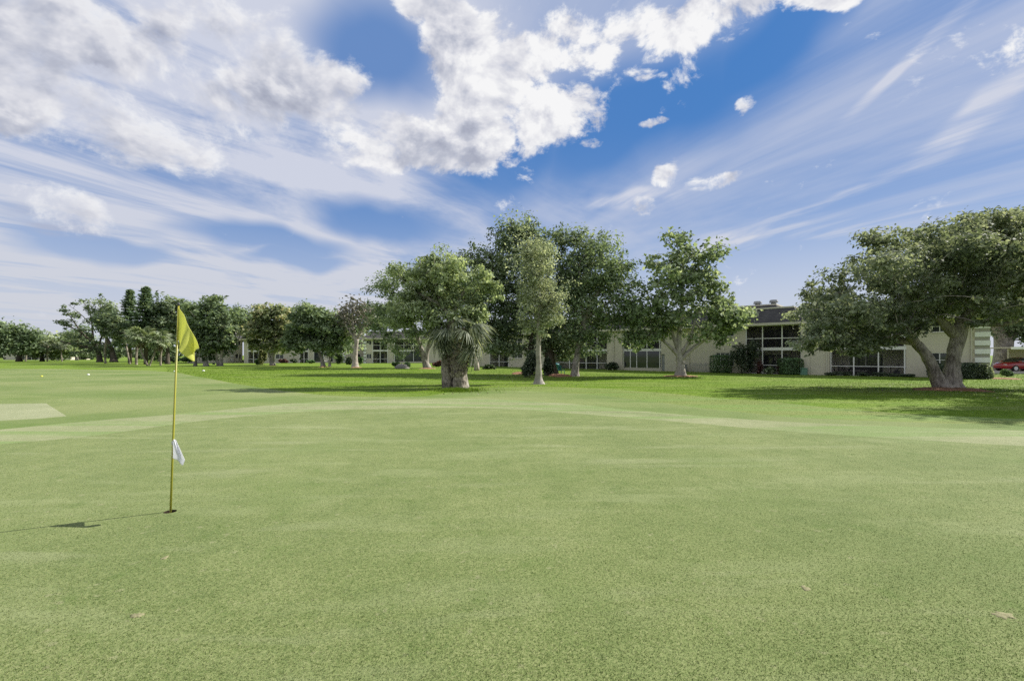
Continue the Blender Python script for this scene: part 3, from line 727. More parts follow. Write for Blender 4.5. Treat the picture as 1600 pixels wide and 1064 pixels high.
tree('oak_tree', 'dark oak filling the gap behind the two conifers, trunk hidden',
     [[(262, 569, 3), (262, 550, 2.4), (263, 520, 2)]], [(262, 490, 22, 24), (285, 500, 20, 22), (270, 520, 30, 22), (248, 510, 14, 22), (180, 515, 20, 20)],
     nc=85, per=150, leaf=0.45, lm='leaf_oak_dark', bm='bark_dark', rc=1.4, seed=17, tip=0.05, group=MIDG)
tree('oak_tree', 'oak behind the orange-tinged tree, crown just topping the far roof',
     [[(480, 567, 2.4), (480, 545, 2), (480, 510, 1.6)]], [(482, 490, 22, 12), (470, 505, 24, 14), (500, 500, 16, 12)],
     nc=50, per=110, leaf=0.5, lm='leaf_oak_dark', bm='bark_dark', rc=1.4, seed=18, tip=0.05, group=MIDG, base=Vector((-48, 108, 0)))
tree('oak_tree', 'dark oak behind the far building roof, beside the bare dead tree',
     [[(590, 567, 2.4), (590, 545, 2), (585, 510, 1.6)]], [(575, 495, 24, 22), (545, 510, 24, 18), (600, 500, 24, 24)],
     nc=60, per=110, leaf=0.55, lm='leaf_oak_dark', bm='bark_dark', rc=1.6, seed=19, tip=0.05, group=MIDG, base=Vector((-33, 114, 0)))
tree('oak_tree', 'sprawling half-bare oak with dark twisted branches at the end of the fairway',
     [[(156, 566, 3.6), (155, 555, 3), (150, 540, 2.6), (140, 525, 2)], [(178, 566, 4.5), (176, 552, 3.2), (170, 535, 2.6), (160, 518, 1.8)]],
     [(170, 505, 26, 22), (125, 530, 30, 18), (150, 545, 40, 12), (185, 535, 22, 18), (105, 505, 14, 8), (156, 470, 7, 9), (122, 474, 12, 7), (100, 482, 8, 5), (140, 485, 12, 8), (112, 492, 12, 6), (170, 480, 14, 10), (150, 500, 16, 10)],
     nc=120, per=70, leaf=0.42, lm='leaf_oak_dark', bm='bark_dark', rc=1.2, seed=20, tip=0.05, group=MIDG,
     limbs=[[(150, 540, 2.0), (128, 520, 1.2), (110, 495, .6), (97, 481, .2)], [(145, 530, 1.6), (143, 500, .9), (136, 480, .5), (124, 467, .2)], [(160, 518, 1.4), (157, 490, .7), (156, 464, .2)], [(140, 505, .6), (125, 490, .4), (106, 476, .2)], [(152, 545, 2.2), (125, 541, 1.6), (95, 533, 1)], [(128, 520, 1.5), (112, 512, 1), (97, 505, .6)]])
tree('oak_tree', 'round-topped green oak at the far end of the fairway, nearest the picture edge',
     [[(30, 565, 3.4), (30, 545, 2.6), (28, 525, 2)]], [(20, 520, 32, 14), (45, 530, 18, 14), (-20, 520, 30, 18), (10, 540, 26, 12)],
     nc=90, per=140, leaf=0.55, lm='leaf_oak', bm='bark_dark', rc=1.8, seed=21, tip=0.07, group=MIDG)
tree('oak_tree', 'low bright green oak in the far tree belt beyond the palms',
     [[(66, 564.5, 2.6), (66, 552, 2), (67, 540, 1.6)]], [(62, 535, 20, 12), (80, 540, 18, 13), (95, 545, 16, 12), (50, 545, 16, 10)],
     nc=80, per=120, leaf=0.6, lm='leaf_fig', bm='bark_dark', rc=1.9, seed=22, tip=0.07, group=MIDG)

tree('live_oak_tree', 'live oak standing just outside the picture edge, its shade falling on the lawn',
     [[(1861, 625, 14), (1861, 560, 11), (1862, 420, 9), (1861, 300, 5)]], [(1861, 240, 165, 85), (1900, 300, 140, 60), (1840, 310, 110, 50)], nc=150, per=200, leaf=0.2, lm='leaf_sea', rc=.9, seed=33, base=Vector((28.0, 19.0, h(28.0, 19.0))), dr=3.2)
for k, (px, Yb, cy, rx, ry, lm, lab) in enumerate(((296, 118, 500, 24, 26, 'leaf_oak', 'pale green oak showing between the yellow flag and the tall airy tree'), (385, 124, 502, 26, 22, 'leaf_oak_dark', 'dark oak crown rising behind the far gabled roof'),
        (455, 120, 505, 28, 20, 'leaf_oak', 'oak crown rising behind the far beige roof, between two lawn trees'), (525, 122, 508, 30, 20, 'leaf_oak_dark', 'low dark oak crown behind the far roof, towards the dead tree'), (250, 112, 515, 24, 26, 'leaf_oak', 'grey-green oak behind the straight palm'), (120, 150, 530, 34, 20, 'leaf_oak', 'broad pale oak behind the sprawling half-bare oak'))):
    X0 = (px-CX)/F*Yb
    tree('oak_tree', lab, [[(px, 566, 2.2), (px, 545, 1.8), (px+1, cy, 1.4)]], [(px, cy, rx, ry), (px-rx*.6, cy+ry*.5, rx*.6, ry*.6), (px+rx*.6, cy+ry*.4, rx*.6, ry*.6), (px+2, cy+ry*1.1, rx, ry*.5)],
         nc=60, per=130, leaf=.5, lm=lm, bm='bark_grey', rc=1.6, seed=200+k, tip=.05, group=MIDG, base=Vector((X0, Yb, h(X0, Yb))))

# --- two conifers
def conifer(label, px, top, basey, hw, seed):
    g = G(px, basey); rng = np.random.default_rng(seed); m = g.y/F; Ht = (basey-top)*m
    root = tag(empty('norfolk_pine', g), label, 'tree', 'pair of conifers')
    mb = MB(); mb.tube([(0, 0, -.1), (0, 0, Ht*.5), (0, 0, Ht)], [.35, .22, .03], 8); C = []; N = []
    z = Ht*0.22
    while z < Ht*0.985:
        f = (Ht-z)/Ht; L = hw*m*min(1.0, f*1.5)+0.12
        nb = 7; a0 = rng.uniform(0, 6.28)
        for k in range(nb):
            a = a0+k*2*math.pi/nb+rng.normal(0, .12); Lk = L*rng.uniform(.75, 1.1)
            e = Vector((math.cos(a)*Lk, math.sin(a)*Lk, z+Lk*0.12)); s = Vector((0, 0, z)); mb.tube([s, e], [.05, .015], 4, False)
            n = int(26+Lk*34)
            t = rng.random(n)**0.7; pts = np.outer(1-t, s)+np.outer(t, e); pts += rng.normal(0, .22, (n, 3))*np.array([1, 1, .55])
            C.append(pts); N.append(np.column_stack([rng.normal(0, .5, n), rng.normal(0, .5, n), np.ones(n)]))
        z += rng.uniform(.55, .8)*(0.6+f*0.7)
    mb.build('trunk', 'bark_dark', root, True)
    C = np.vstack(C); N = np.vstack(N)
    link('crown', np_mesh('crown', leaf_quads(C, N, 0.42, rng, .45), 4, rng.random(len(C))), 'leaf_pine', root)
conifer('dark conical conifer, the taller one, nearer the flag', 228, 447, 569, 27, 31)
conifer('dark conical conifer, the slightly shorter and thinner one, farther from the flag', 203, 451, 567.5, 22, 32)

# ------------------------------------------------------------------ palms
def fan_mesh(name, rad, nseg, seed, droop=0.35, spread=150, w=0.06):
    rng = np.random.default_rng(seed); V = []; tint = []
    def quad(a, b, c, d): V.extend([a, b, c, d]); tint.append(rng.random())
    pet = rad*1.0
    quad((0, -.015, 0), (0, .015, 0), (pet, .012, 0.02*rad), (pet, -.012, 0.02*rad))
    for k in range(nseg):
        a = R(-spread+2*spread*k/(nseg-1))+rng.normal(0, .04); L = rad*(0.78+0.22*math.cos(a*0.7))*rng.uniform(.88, 1.08)
        d = np.array([math.cos(a), math.sin(a), 0]); s = np.array([-d[1], d[0], 0])*w*0.5
        p0 = np.array([pet, 0, 0]); n = 4; prev = p0
        for i in range(1, n+1):
            t = i/n; q = p0+d*L*t+np.array([0, 0, -droop*L*t*t*(0.6+0.8*rng.random())+0.10*L*math.sin(t*3.14)])
            w0 = (0.35+1.3*math.sin((t-1/n)*2.6+.25))*0.8; w1 = (0.35+1.3*math.sin(t*2.6+.25))*0.8 if i < n else 0.05
            quad(prev-s*w0, prev+s*w0, q+s*w1, q-s*w1); prev = q
    me = np_mesh(name, np.array(V), 4, tint); return me
def palm(name, label, trunk, rpx, crown_px, nf, rad, mat, seed, group=None, dead=0, fan=None, deadfan=None, low=-0.9, base=None, cat='palm'):
    g = base or G(trunk[0][0], trunk[0][1]); rnd = random.Random(seed); m = g.y/F
    root = tag(empty(name, g), label, cat, group)
    pts = [P(a, b, g.y)-g for a, b in trunk]; pts[0].z = -0.1
    sp = smooth_line([tuple(p) for p in pts], 6); mb = MB()
    rr = [rpx*m*(1.15 if i == 0 else 1.0)*(0.93+0.1*math.sin(i*2.1)) for i in range(len(sp))]
    mb.tube(sp, rr, 10); mb.build('trunk', 'bark_palm', root, True)
    top = Vector(sp[-1])
    for k in range(nf+dead):
        isd = k >= nf
        o = link('frond', deadfan if isd else fan, None, root)
        az = k*2.399+rnd.uniform(-.25, .25)
        f = (k+.5)/nf
        pitch = rnd.uniform(1.05, 1.45) if isd else (-1.15+f*(1.15-low))
        o.location = top; o.rotation_euler = (rnd.uniform(-.4, .4), pitch, az); s = rad*rnd.uniform(.85, 1.1)*(0.85 if isd else 1); o.scale = (s, s, s)
    return root
def fan_of(name, mat, *a, **k):
    me = fan_mesh(name, *a, **k); me.materials.append(MATS[mat]); return me
FAN_NEAR = fan_of('fan_near', 'leaf_palm', 1.0, 34, 1, 0.75, 125, 0.05); FAN_DEAD = fan_of('fan_dead', 'leaf_dead', 1.0, 26, 2, 0.9, 70, 0.05)
FAN_FAR = fan_of('fan_far', 'leaf_palm_light', 1.0, 16, 3, 0.5, 125, 0.13); FAN_FARG = fan_of('fan_far_grey', 'leaf_palm', 1.0, 16, 4, 0.6, 125, 0.13); FAN_FARD = fan_of('fan_far_dead', 'leaf_dead', 1.0, 12, 5, 0.8, 70, 0.12)

def near_palm():
    g = G(706, 607); m = g.y/F; rnd = random.Random(77)
    root = tag(empty('cabbage_palm', g), 'stout cabbage palm with thick twin patterned trunk and drooping fan fronds on the lawn', 'palm')
    tr = MB()
    def W(px, py, dy=0): return P(px, py, g.y)+Vector((0, dy, 0))-g
    for pts, rad, dy in (([(719, 608), (718, 590), (716, 560), (718, 535), (722, 515)], [12.5, 10, 10.5, 10, 8], -0.12), ([(700, 607.5), (698, 590), (698, 565), (706, 540), (712, 520)], [10.5, 8.5, 9, 8, 6], 0.12)):
        w = [W(a, b, dy) for a, b in pts]; w[0].z = -.12
        sp = smooth_line([(*p, r*m) for p, r in zip(w, rad)], 6)
        tr.tube([p[:3] for p in sp], [p[3]*(1+.05*math.sin(i*1.7)) for i, p in enumerate(sp)], 16)
    trunk = tr.build('trunk', 'bark_palm', root, True)
    # crossing leaf-base boots, each its own stub
    boot = MB(); boot.quad((-.05, 0, 0), (.05, 0, 0), (.022, -.07, .17), (-.022, -.07, .17)); boot.quad((-.05, 0, 0), (-.022, -.07, .17), (-.03, .02, .2), (-.06, .03, .02)); boot.quad((.05, 0, 0), (.06, .03, .02), (.03, .02, .2), (.022, -.07, .17))
    bme = boot.mesh('boot'); bme.materials.append(MATS['bark_palm'])
    bst = MB(); bst.quad((-.05, 0, 0), (.05, 0, 0), (.03, -.05, .17), (-.03, -.05, .17))
    for i in range(110):
        t = rnd.random(); py = 520+t*72; ang = rnd.uniform(-1.5, 1.5); rr = 10.3*m; c = W(717, py, -.12)
        o = link('leaf_base', bme, None, trunk); o.location = c+Vector((math.sin(ang)*rr, -math.cos(ang)*rr, 0)); o.rotation_euler = (0, rnd.choice((-.6, .6)), ang); s = rnd.uniform(1.2, 1.9); o.scale = (s, s, s)
    top = W(716, 514)
    specs = []
    for k in range(34):
        az = k*2.399; f = k/34; specs.append((az, -0.35+f*1.55, 1.0, FAN_NEAR))
    for k in range(9): specs.append((k*2.399+.4, rnd.uniform(1.1, 1.4), 0.95, FAN_DEAD))
    specs = [q for q in specs if not (q[1] > .25 and math.sin(q[0]) < .35 and abs(math.cos(q[0])) < .80)]
    for az, pitch, s, fan in specs:
        o = link('frond', fan, None, root); o.location = top+Vector((0, 0, rnd.uniform(-.25, .2)))
        o.rotation_euler = (rnd.uniform(-.5, .5), pitch, az); s *= rnd.uniform(.85, 1.1); o.scale = (s, s, s)
near_palm()
PG = 'cabbage palms by the two conifers'
FP = [([(165, 568), (164, 550), (166, 530), (169, 512)], 1.6, 'leaning slim cabbage palm with small dark head, before the sprawling half-bare oak', 14, 3.0, FAN_FARG),
      ([(203, 568.5), (200, 555), (197, 540), (193, 521)], 1.4, 'cabbage palm with slightly tilted trunk directly below the shorter conifer', 16, 3.2, FAN_FAR),
      ([(213, 570), (213, 555), (214, 540), (212, 528)], 1.9, 'upright dark-trunked cabbage palm between the tilted palm and the crossing trunks', 16, 3.0, FAN_FARG),
      ([(231, 571.5), (225, 560), (221, 548), (219, 526)], 1.5, 'pale cabbage palm trunk crossing to the picture edge side of its V-shaped pair', 18, 3.6, FAN_FAR),
      ([(233, 571.5), (238, 560), (243, 548), (246, 531)], 1.4, 'pale cabbage palm trunk leaning towards the flag, half of the V-shaped pair', 16, 3.2, FAN_FAR),
      ([(251, 571), (251, 558), (252, 545), (252, 529)], 1.5, 'straight pale cabbage palm beside the V-shaped pair, nearest the flag', 16, 3.0, FAN_FARG),
      ([(32, 564.5), (31, 556), (28, 548), (27, 541)], 1.2, 'short cabbage palm leaning to the picture edge under the round-topped oak', 14, 3.2, FAN_FAR),
      ([(40, 564.5), (41, 555), (43, 545), (44, 538)], 1.2, 'short cabbage palm with thin tilted trunk in front of the far dark building', 14, 3.6, FAN_FARG),
      ([(74, 565), (74, 556), (75, 546), (75, 541)], 1.2, 'short straight cabbage palm below the low bright green oak', 14, 3.2, FAN_FARG),
      ([(97, 565), (96, 556), (96, 548), (96, 541)], 1.0, 'thin cabbage palm standing alone beside the sprawling oak limb', 12, 2.6, FAN_FARG)]
for i, (t, r, lab, nf, rad, fan) in enumerate(FP):
    palm('cabbage_palm', lab, t, r, None, nf, rad*0.31, None, 50+i, PG, 4, fan, FAN_FARD)

# ------------------------------------------------------------------ buildings
def wall_cells(mb, x0, x1, z0, z1, y0, y1, holes):
    xs = sorted({x0, x1, *[v for a in holes for v in a[:2]]}); zs = sorted({z0, z1, *[v for a in holes for v in a[2:]]})
    for a, b in zip(xs, xs[1:]):
        run = None
        for c, d in zip(zs, zs[1:]):
            mx, mz = (a+b)/2, (c+d)/2
            if any(q[0] < mx < q[1] and q[2] < mz < q[3] for q in holes):
                if run: mb.box(a, b, y0, y1, *run); run = None
            else: run = (run[0], d) if run else (c, d)
        if run: mb.box(a, b, y0, y1, *run)
def window(root, x0, x1, z0, z1, y, nx=2, nz=2, blinds=False):
    f = MB(); t = .06
    f.box(x0, x0+t, y-.03, y+.08, z0, z1).box(x1-t, x1, y-.03, y+.08, z0, z1).box(x0+t, x1-t, y-.03, y+.08, z1-t, z1).box(x0+t, x1-t, y-.03, y+.08, z0, z0+t)
    wn = f.build('window', 'white_paint', root)
    for i in range(nx):
        for j in range(nz):
            a = x0+t+(x1-x0-2*t)*i/nx; b = x0+t+(x1-x0-2*t)*(i+1)/nx; c = z0+t+(z1-z0-2*t)*j/nz; d = z0+t+(z1-z0-2*t)*(j+1)/nz
            MB().box(a+.02, b-.02, y+.03, y+.045, c+.02, d-.02).build('pane', 'glass', wn)
    mu = MB()
    for i in range(1, nx): xx = x0+t+(x1-x0-2*t)*i/nx; mu.box(xx-.03, xx+.03, y-.01, y+.06, z0+t, z1-t)
    for j in range(1, nz): zz = z0+t+(z1-z0-2*t)*j/nz; mu.box(x0+t, x1-t, y-.005, y+.055, zz-.022, zz+.022)
    mu.build('mullion', 'white_paint', wn)
    MB().box(x0-.08, x1+.08, y-.12, y+.0, z0-.09, z0-.002).build('sill', 'stucco_light', wn)
FL = 2.62   # upper floor level
def porch(root, x0, x1, posts, eave, depth=2.4, lower='screen_clear', rail=True, knee=0.0, y=0.0, upper='screen'):
    w = x1-x0
    MB().box(x0, x1, y+.02, y+depth, -.25, .06).build('porch_floor', 'concrete', root)
    MB().box(x0, x1, y+.0, y+depth, FL-.14, FL+.16).build('floor_band', 'white_paint', root)
    bw = MB(); wins = []
    doors = []
    for z in (.06, FL+.16):
        top = FL-.14 if z < 1 else eave
        d0, d1 = x0+w*.22, x0+w*.70
        doors.append((d0, d1, z+.02, z+2.05))
    wall_cells(bw, x0, x1, .06, eave, y+depth, y+depth+.2, doors)
    bw.box(x0, x0+.12, y+.05, y+depth-.002, .06, eave).box(x1-.12, x1, y+.05, y+depth-.002, .06, eave)
    bw.build('porch_wall', 'porch_wall', root)
    for d0, d1, z0, z1 in doors:
        dm = MB(); t = .06; mid = (d0+d1)/2
        for a in (d0, mid-.03, d1-t): dm.box(a, a+t, y+depth+.02, y+depth+.1, z0, z1)
        dm.box(d0+t, d1-t, y+depth+.03, y+depth+.09, z1-t, z1).box(d0+t, d1-t, y+depth+.03, y+depth+.09, z0, z0+t)
        dr = dm.build('sliding_door', 'white_paint', root)
        MB().box(d0+t, mid-.04, y+depth+.05, y+depth+.06, z0+t, z1-t).build('pane', 'glass', dr)
        MB().box(mid+.04, d1-t, y+depth+.055, y+depth+.065, z0+t, z1-t).build('pane', 'glass', dr)
    for px in posts:
        MB().box(px-.05, px+.05, y-.03, y+.07, knee if knee else -.02, FL-.14).build('post', 'white_paint', root)
        MB().box(px-.05, px+.05, y-.03, y+.07, FL+.16, eave).build('post', 'white_paint', root)
    if rail:
        MB().box(x0, x1, y-.018, y+.045, FL+1.08, FL+1.15).build('rail', 'white_paint', root)
        if not knee: MB().box(x0, x1, y-.018, y+.045, .92, .98).build('rail', 'white_paint', root)
    MB().box(x0, x1, y-.02, y+.06, eave-.10, eave).build('rail', 'white_paint', root)
    if knee: MB().box(x0, x1, y-.05, y+.12, -.2, knee).build('knee_wall', 'stucco_light', root)
    else: MB().box(x0, x1, y-.05, y+.02, -.3, .09).build('kerb', 'white_paint', root)
    xs = [x0]+[p for p in posts if x0+.2 < p < x1-.2]+[x1]
    for a, b in zip(xs, xs[1:]):
        for z0, z1, kind in ((max(knee, .1), FL-.15, lower), (FL+.17, eave-.1, upper)):
            MB().box(a+.055, b-.055, y+.004, y+.010, z0, z1).build('screen_panel', kind, root)
def mansard(root, x0, x1, y0, y1, z, rise=1.65, over=.65, setb=1.5, name='roof'):
    a0, a1, b0, b1 = x0-over, x1+over, y0-over, y1+over
    f = MB().box(a0+.08, a1-.08, b0+.08, b1-.08, z-.05, z+.0).build('soffit', 'fascia', root)
    fa = MB(); fa.box(a0, a1, b0, b0+.06, z-.06, z+.18).box(a0, a1, b1-.06, b1, z-.06, z+.18).box(a0, a0+.06, b0+.062, b1-.062, z-.06, z+.18).box(a1-.06, a1, b0+.062, b1-.062, z-.06, z+.18)
    fa.build('fascia_board', 'fascia', root)
    m = MB(); zb = z+.15; zt = z+rise
    lo = [(a0+.02, b0+.02, zb), (a1-.02, b0+.02, zb), (a1-.02, b1-.02, zb), (a0+.02, b1-.02, zb)]
    hi = [(a0+setb, b0+setb, zt), (a1-setb, b0+setb, zt), (a1-setb, b1-setb, zt), (a0+setb, b1-setb, zt)]
    for i in range(4): j = (i+1) % 4; m.quad(lo[i], lo[j], hi[j], hi[i])
    m.quad(*hi); r = m.build(name, 'shingle', root)
    c = MB(); q = .10
    c.box(a0+setb-q, a1-setb+q, b0+setb-q, b0+setb+.1, zt-.02, zt+.14).box(a0+setb-q, a1-setb+q, b1-setb-.1, b1-setb+q, zt-.02, zt+.14)
    c.box(a0+setb-q, a0+setb+.1, b0+setb+.102, b1-setb-.102, zt-.02, zt+.14).box(a1-setb-.1, a1-setb+q, b0+setb+.102, b1-setb-.102, zt-.02, zt+.14)
    c.build('roof_edge', 'fascia', r)
    return r
def quoins(root, x0, x1, y, z0, z1, n, side):
    hgt = (z1-z0)/(2*n)
    for i in range(n):
        zb = z0+i*2*hgt
        MB().box(x0, x1, y-.09, y+.45, zb, zb+hgt*1.15).build('quoin', 'quoin_white', root)
    MB().box(x0+.03, x1-.03, y-.03, y+.40, z0-.2, z1).build('quoin_back', 'quoin_grey', root)

class Facade:
    def __init__(s, A, B, zb):
        s.A = Vector(A); s.B = Vector(B); d = s.B-s.A; s.L = d.length; s.e = d/s.L; s.rz = math.atan2(s.e.y, s.e.x); s.zb = zb
    def x(s, px):
        k = (px-CX)/F   # X = k*Y
        t = (k*s.A.y-s.A.x)/(s.e.x-k*s.e.y); return t
    def y(s, px): return s.A.y+s.e.y*s.x(px)
    def z(s, px, py): return CAM_H+(HZ-py)/F*s.y(px)-s.zb

# nearest building
f1 = Facade((-7.0, 77.8), (38.9, 37.2), -0.36); X1 = f1.x
b1 = tag(empty('condo_building', (f1.A.x, f1.A.y, f1.zb), f1.rz), 'long beige two-storey condominium with dark shingle mansard roof and screened porches behind the big trees', 'building')
EAVE = 5.12
DEP = 11.0
w = MB()
def win(px0, px1, py0, py1, f=f1): return (f.x(px0), f.x(px1), f.z((px0+px1)/2, py1), f.z((px0+px1)/2, py0))
wins1 = [(1118, 1147, 551, 572), (1118, 1147, 508, 526), (1456, 1481, 551, 574), (1456, 1481, 501, 519), (1066, 1074, 548, 560), (800, 816, 545, 560), (800, 816, 528, 540)]
H1 = [win(*q) for q in wins1]
segs = [(735, 765), (795, 862), (950, 974), (1033, 1165), (1253, 1297), (1416, 1545)]
yo = {1253: -0.45, 950: -0.30}
door1 = (X1(1033.6), X1(1038.5), 0.02, 2.1)
for a, b in segs:
    o = yo.get(a, 0.0)
    hs = [q for q in H1 if X1(a) < q[0] < X1(b)]+([door1] if a == 1033 else [])
    wall_cells(w, X1(a), X1(b)-.003, -.5, EAVE, o, o+.25, hs)
    if o: w.box(X1(a), X1(a)+.2, o+.25, .3, -.5, EAVE).box(X1(b)-.203, X1(b)-.003, o+.25, .3, -.5, EAVE)
w.box(0, .25, .26, DEP-.26, -.5, EAVE).box(f1.x(1545)-.26, f1.x(1545)-.01, .26, DEP-.26, -.5, EAVE).box(0, f1.x(1545), DEP-.25, DEP, -.5, EAVE)
w.build('wall', 'stucco', b1)
for q, n in zip(H1, ((4, 2), (4, 2), (2, 2), (2, 2), (1, 2), (2, 2), (2, 2))): window(b1, *q, .07, *n)
rooms = MB().box(X1(1036), X1(1164), 1.6, 1.7, -.4, EAVE-.02).box(X1(1418), X1(1540), 1.6, 1.7, -.4, EAVE-.02).box(X1(797), X1(860), 1.6, 1.7, -.4, EAVE-.02); rooms.build('inner_wall', 'porch_wall', b1)
dd = MB().box(door1[0]+.02, door1[1]-.02, .1, .15, .02, 2.08).build('door', 'metal_grey', b1); MB().box(door1[1]-.16, door1[1]-.10, .05, .10, 1.0, 1.12).build('handle', 'metal_dark', dd)
porch(b1, X1(765), X1(795), [X1(765)+.06, X1(780), X1(795)-.06], EAVE)
porch(b1, X1(862), X1(950), [X1(862)+.06, X1(890), X1(916), X1(933), X1(950)-.06], EAVE)
porch(b1, X1(974), X1(1033), [X1(974)+.06, X1(985), X1(995), X1(1011), X1(1031)], EAVE, lower='glass', knee=.42)
porch(b1, X1(1165), X1(1253), [X1(1165)+.06, X1(1191.5), X1(1222), X1(1253)-.06], EAVE)
porch(b1, X1(1297), X1(1416), [X1(1297)+.06, X1(1334), X1(1372.5), X1(1413.5)], EAVE)
quoins(b1, X1(1523), X1(1545)+.1, -.02, 0.0, EAVE-.25, 7, 1)
ds = MB()
for px, o in ((1293, -.5), (1518, -.06), (1077, -.06), (961, -.36)): MB().box(X1(px)-.05, X1(px)+.05, o-.04, o+.05, -.2, EAVE).build('downspout', 'fascia', b1)
for px in (1268, ): MB().box(X1(px)-.015, X1(px)+.015, -.47, -.44, -.2, EAVE).build('wall_joint', 'fascia', b1)
mansard(b1, X1(735), X1(1252), 0, DEP, EAVE+.012, 1.75)
mansard(b1, X1(1262), X1(1549), -.45, DEP, EAVE, 1.70)
# raised roof block and vents
rb = mansard(b1, X1(1060), X1(1205), 5.0, 10.5, EAVE+1.35, 1.25, .3, 1.1, 'upper_roof')
for px, yy in ((1186, 6.5), (1158, 6.8)):
    vx = X1(px); mb = MB(); mb.tube([(vx, yy, EAVE+2.4), (vx, yy, EAVE+2.95)], .28, 12); mb.tube([(vx, yy, EAVE+2.96), (vx, yy, EAVE+3.02), (vx, yy, EAVE+3.25)], [.46, .48, .40], 12); mb.build('roof_vent', 'metal_grey', rb)

# middle-distance buildings
def far_building(label, A, B, zb, mods, seed, ev=5.0, wing=None):
    f = Facade(A, B, zb); root = tag(empty('condo_building', (f.A.x, f.A.y, zb), f.rz), label, 'building')
    w = MB()
    for a, b, kind in mods:
        if kind == 'wall' or kind.startswith('win'):
            hs = []
            if kind.startswith('win'):
                c = (f.x(a)+f.x(b))/2; hw = min(.8, (f.x(b)-f.x(a))*.35); hs = [(c-hw, c+hw, 1.0, 2.0), (c-hw, c+hw, FL+1.2, FL+2.1)]
                for q in hs: window(root, *q, .07, 2, 1)
            wall_cells(w, f.x(a), f.x(b)-.003, -.4, ev, 0, .25, hs)
        else:
            x0, x1 = f.x(a), f.x(b); n = max(2, int((x1-x0)/1.7)); posts = [x0+.06]+[x0+(x1-x0)*i/n for i in range(1, n)]+[x1-.06]
            porch(root, x0, x1, posts, ev, lower='glass' if kind == 'glass' else 'screen_clear', knee=.4 if kind == 'glass' else 0)
    x0, x1 = f.x(mods[0][0]), f.x(mods[-1][1])
    w.box(x0, x0+.25, .26, 9.7, -.4, ev).box(x1-.26, x1-.01, .26, 9.7, -.4, ev).box(x0, x1, 9.75, 10, -.4, ev).box(x0+.3, x1-.3, 2.9, 3.0, -.4, ev-.02)
    w.build('wall', 'stucco_light', root)
    mansard(root, x0, x1, 0, 10, ev, 1.5)
    return f, root
f2, b2 = far_building('far beige condominium with corner quoins and screened porch behind the bare dead tree', (-29.6, 93.5), (-7.5, 97.5), h(-25, 94)-.1,
    [(571, 582, 'win'), (582, 606, 'screen'), (606, 616, 'wall'), (616, 661, 'glass'), (661, 735, 'win')], 1)
quoins(b2, f2.x(568), f2.x(572), -.03, 0, 4.8, 7, 1)
f2b, b2b = far_building('far pale condominium wing with sunlit plain wall beyond the leaning grey-trunked tree', (-44.0, 93.0), (-32.5, 101.5), h(-40, 95)-.1,
    [(527, 545, 'wall'), (545, 571, 'win')], 2)
quoins(b2b, f2b.x(536), f2b.x(540), -.03, 0, 4.8, 7, 1)
f3, b3 = far_building('far beige condominium with porch and white railings behind the orange-tinged tree', (-57.0, 96.0), (-38.0, 99.0), h(-50, 96)-.1,
    [(381, 387, 'wall'), (387, 405, 'screen'), (405, 468, 'win'), (468, 482, 'screen'), (482, 490, 'wall'), (490, 521, 'glass'), (521, 527, 'wall')], 3)
f3b, b3b = far_building('far pale wing with sunlit end wall and quoins by the slanting bare-stemmed tree', (-62.0, 92.0), (-58.5, 99.8), h(-60, 96)-.1,
    [(340, 366, 'wall'), (366, 379, 'win')], 4)
quoins(b3b, f3b.x(361), f3b.x(365), -.03, 0, 4.8, 7, 1)
f4, b4 = far_building('distant dark two-storey building half hidden by palms at the fairway end', (-190, 168), (-140, 176), h(-160, 170)-.1, [(5, 28, 'wall'), (28, 60, 'screen'), (60, 78, 'win'), (78, 98, 'screen'), (98, 110, 'wall')], 5)

# ------------------------------------------------------------------ shrubs and hedges
def shrub(name, label, px, py, wpx, hpx, mat, seed, leaf=.12, n=3500, boxy=False, dy=None, group='shrubs by the buildings', base=None, cat='shrub', stems=5, lobes=9):
    g = base or G(px, py); m = g.y/F; rng = np.random.default_rng(seed); a = wpx*m/2; hh = hpx*m; b = dy if dy else a*.8
    root = tag(empty(name, g), label, cat, group)
    if boxy:
        p = rng.uniform(-1, 1, (n, 3)); ax = rng.integers(0, 3, n); sg = np.where(rng.random(n) < .5, -1, 1)
        k = rng.random(n) < .8; p[np.arange(n)[k], ax[k]] = sg[k]*rng.uniform(.86, 1.03, k.sum())
        p = p/np.maximum(1, (np.sum(np.abs(p)**6, 1)**(1/6)))[:, None]
        N = p.copy(); C = p*np.array([a, b, hh/2])+np.array([0, 0, hh/2+.05]); C += rng.normal(0, .04, C.shape)
    else:
        cs = rng.normal(0, .42, (lobes, 3)); cs[:, 2] = rng.uniform(.3, .78, lobes); idx = rng.integers(0, lobes, n)
        d = rng.normal(size=(n, 3)); d /= np.linalg.norm(d, axis=1)[:, None]
        p = np.clip(cs[idx, :2], -.75, .75)
        C = np.column_stack([p*np.array([a, b])*0.8, cs[idx, 2]*hh*0.85])+d*(rng.random(n)**.5)[:, None]*np.array([a*.42, b*.42, hh*.28]); N = d
        C[:, 2] = np.maximum(C[:, 2], .03)
    N = N*.6+np.array([0, 0, .35])+rng.normal(0, .5, (n, 3))
    st = MB(); rnd = random.Random(seed)
    for i in range(stems):
        x, y = rnd.uniform(-.5, .5)*a, rnd.uniform(-.5, .5)*b; st.tube([(x*.4, y*.4, -.08), (x, y, hh*.6)], [.03, .015], 5)
    st.build('stem', 'bark_dark', root)
    link('foliage', np_mesh('foliage', leaf_quads(C, N, leaf, rng, .6), 4, rng.random(n)), mat, root)
    return root
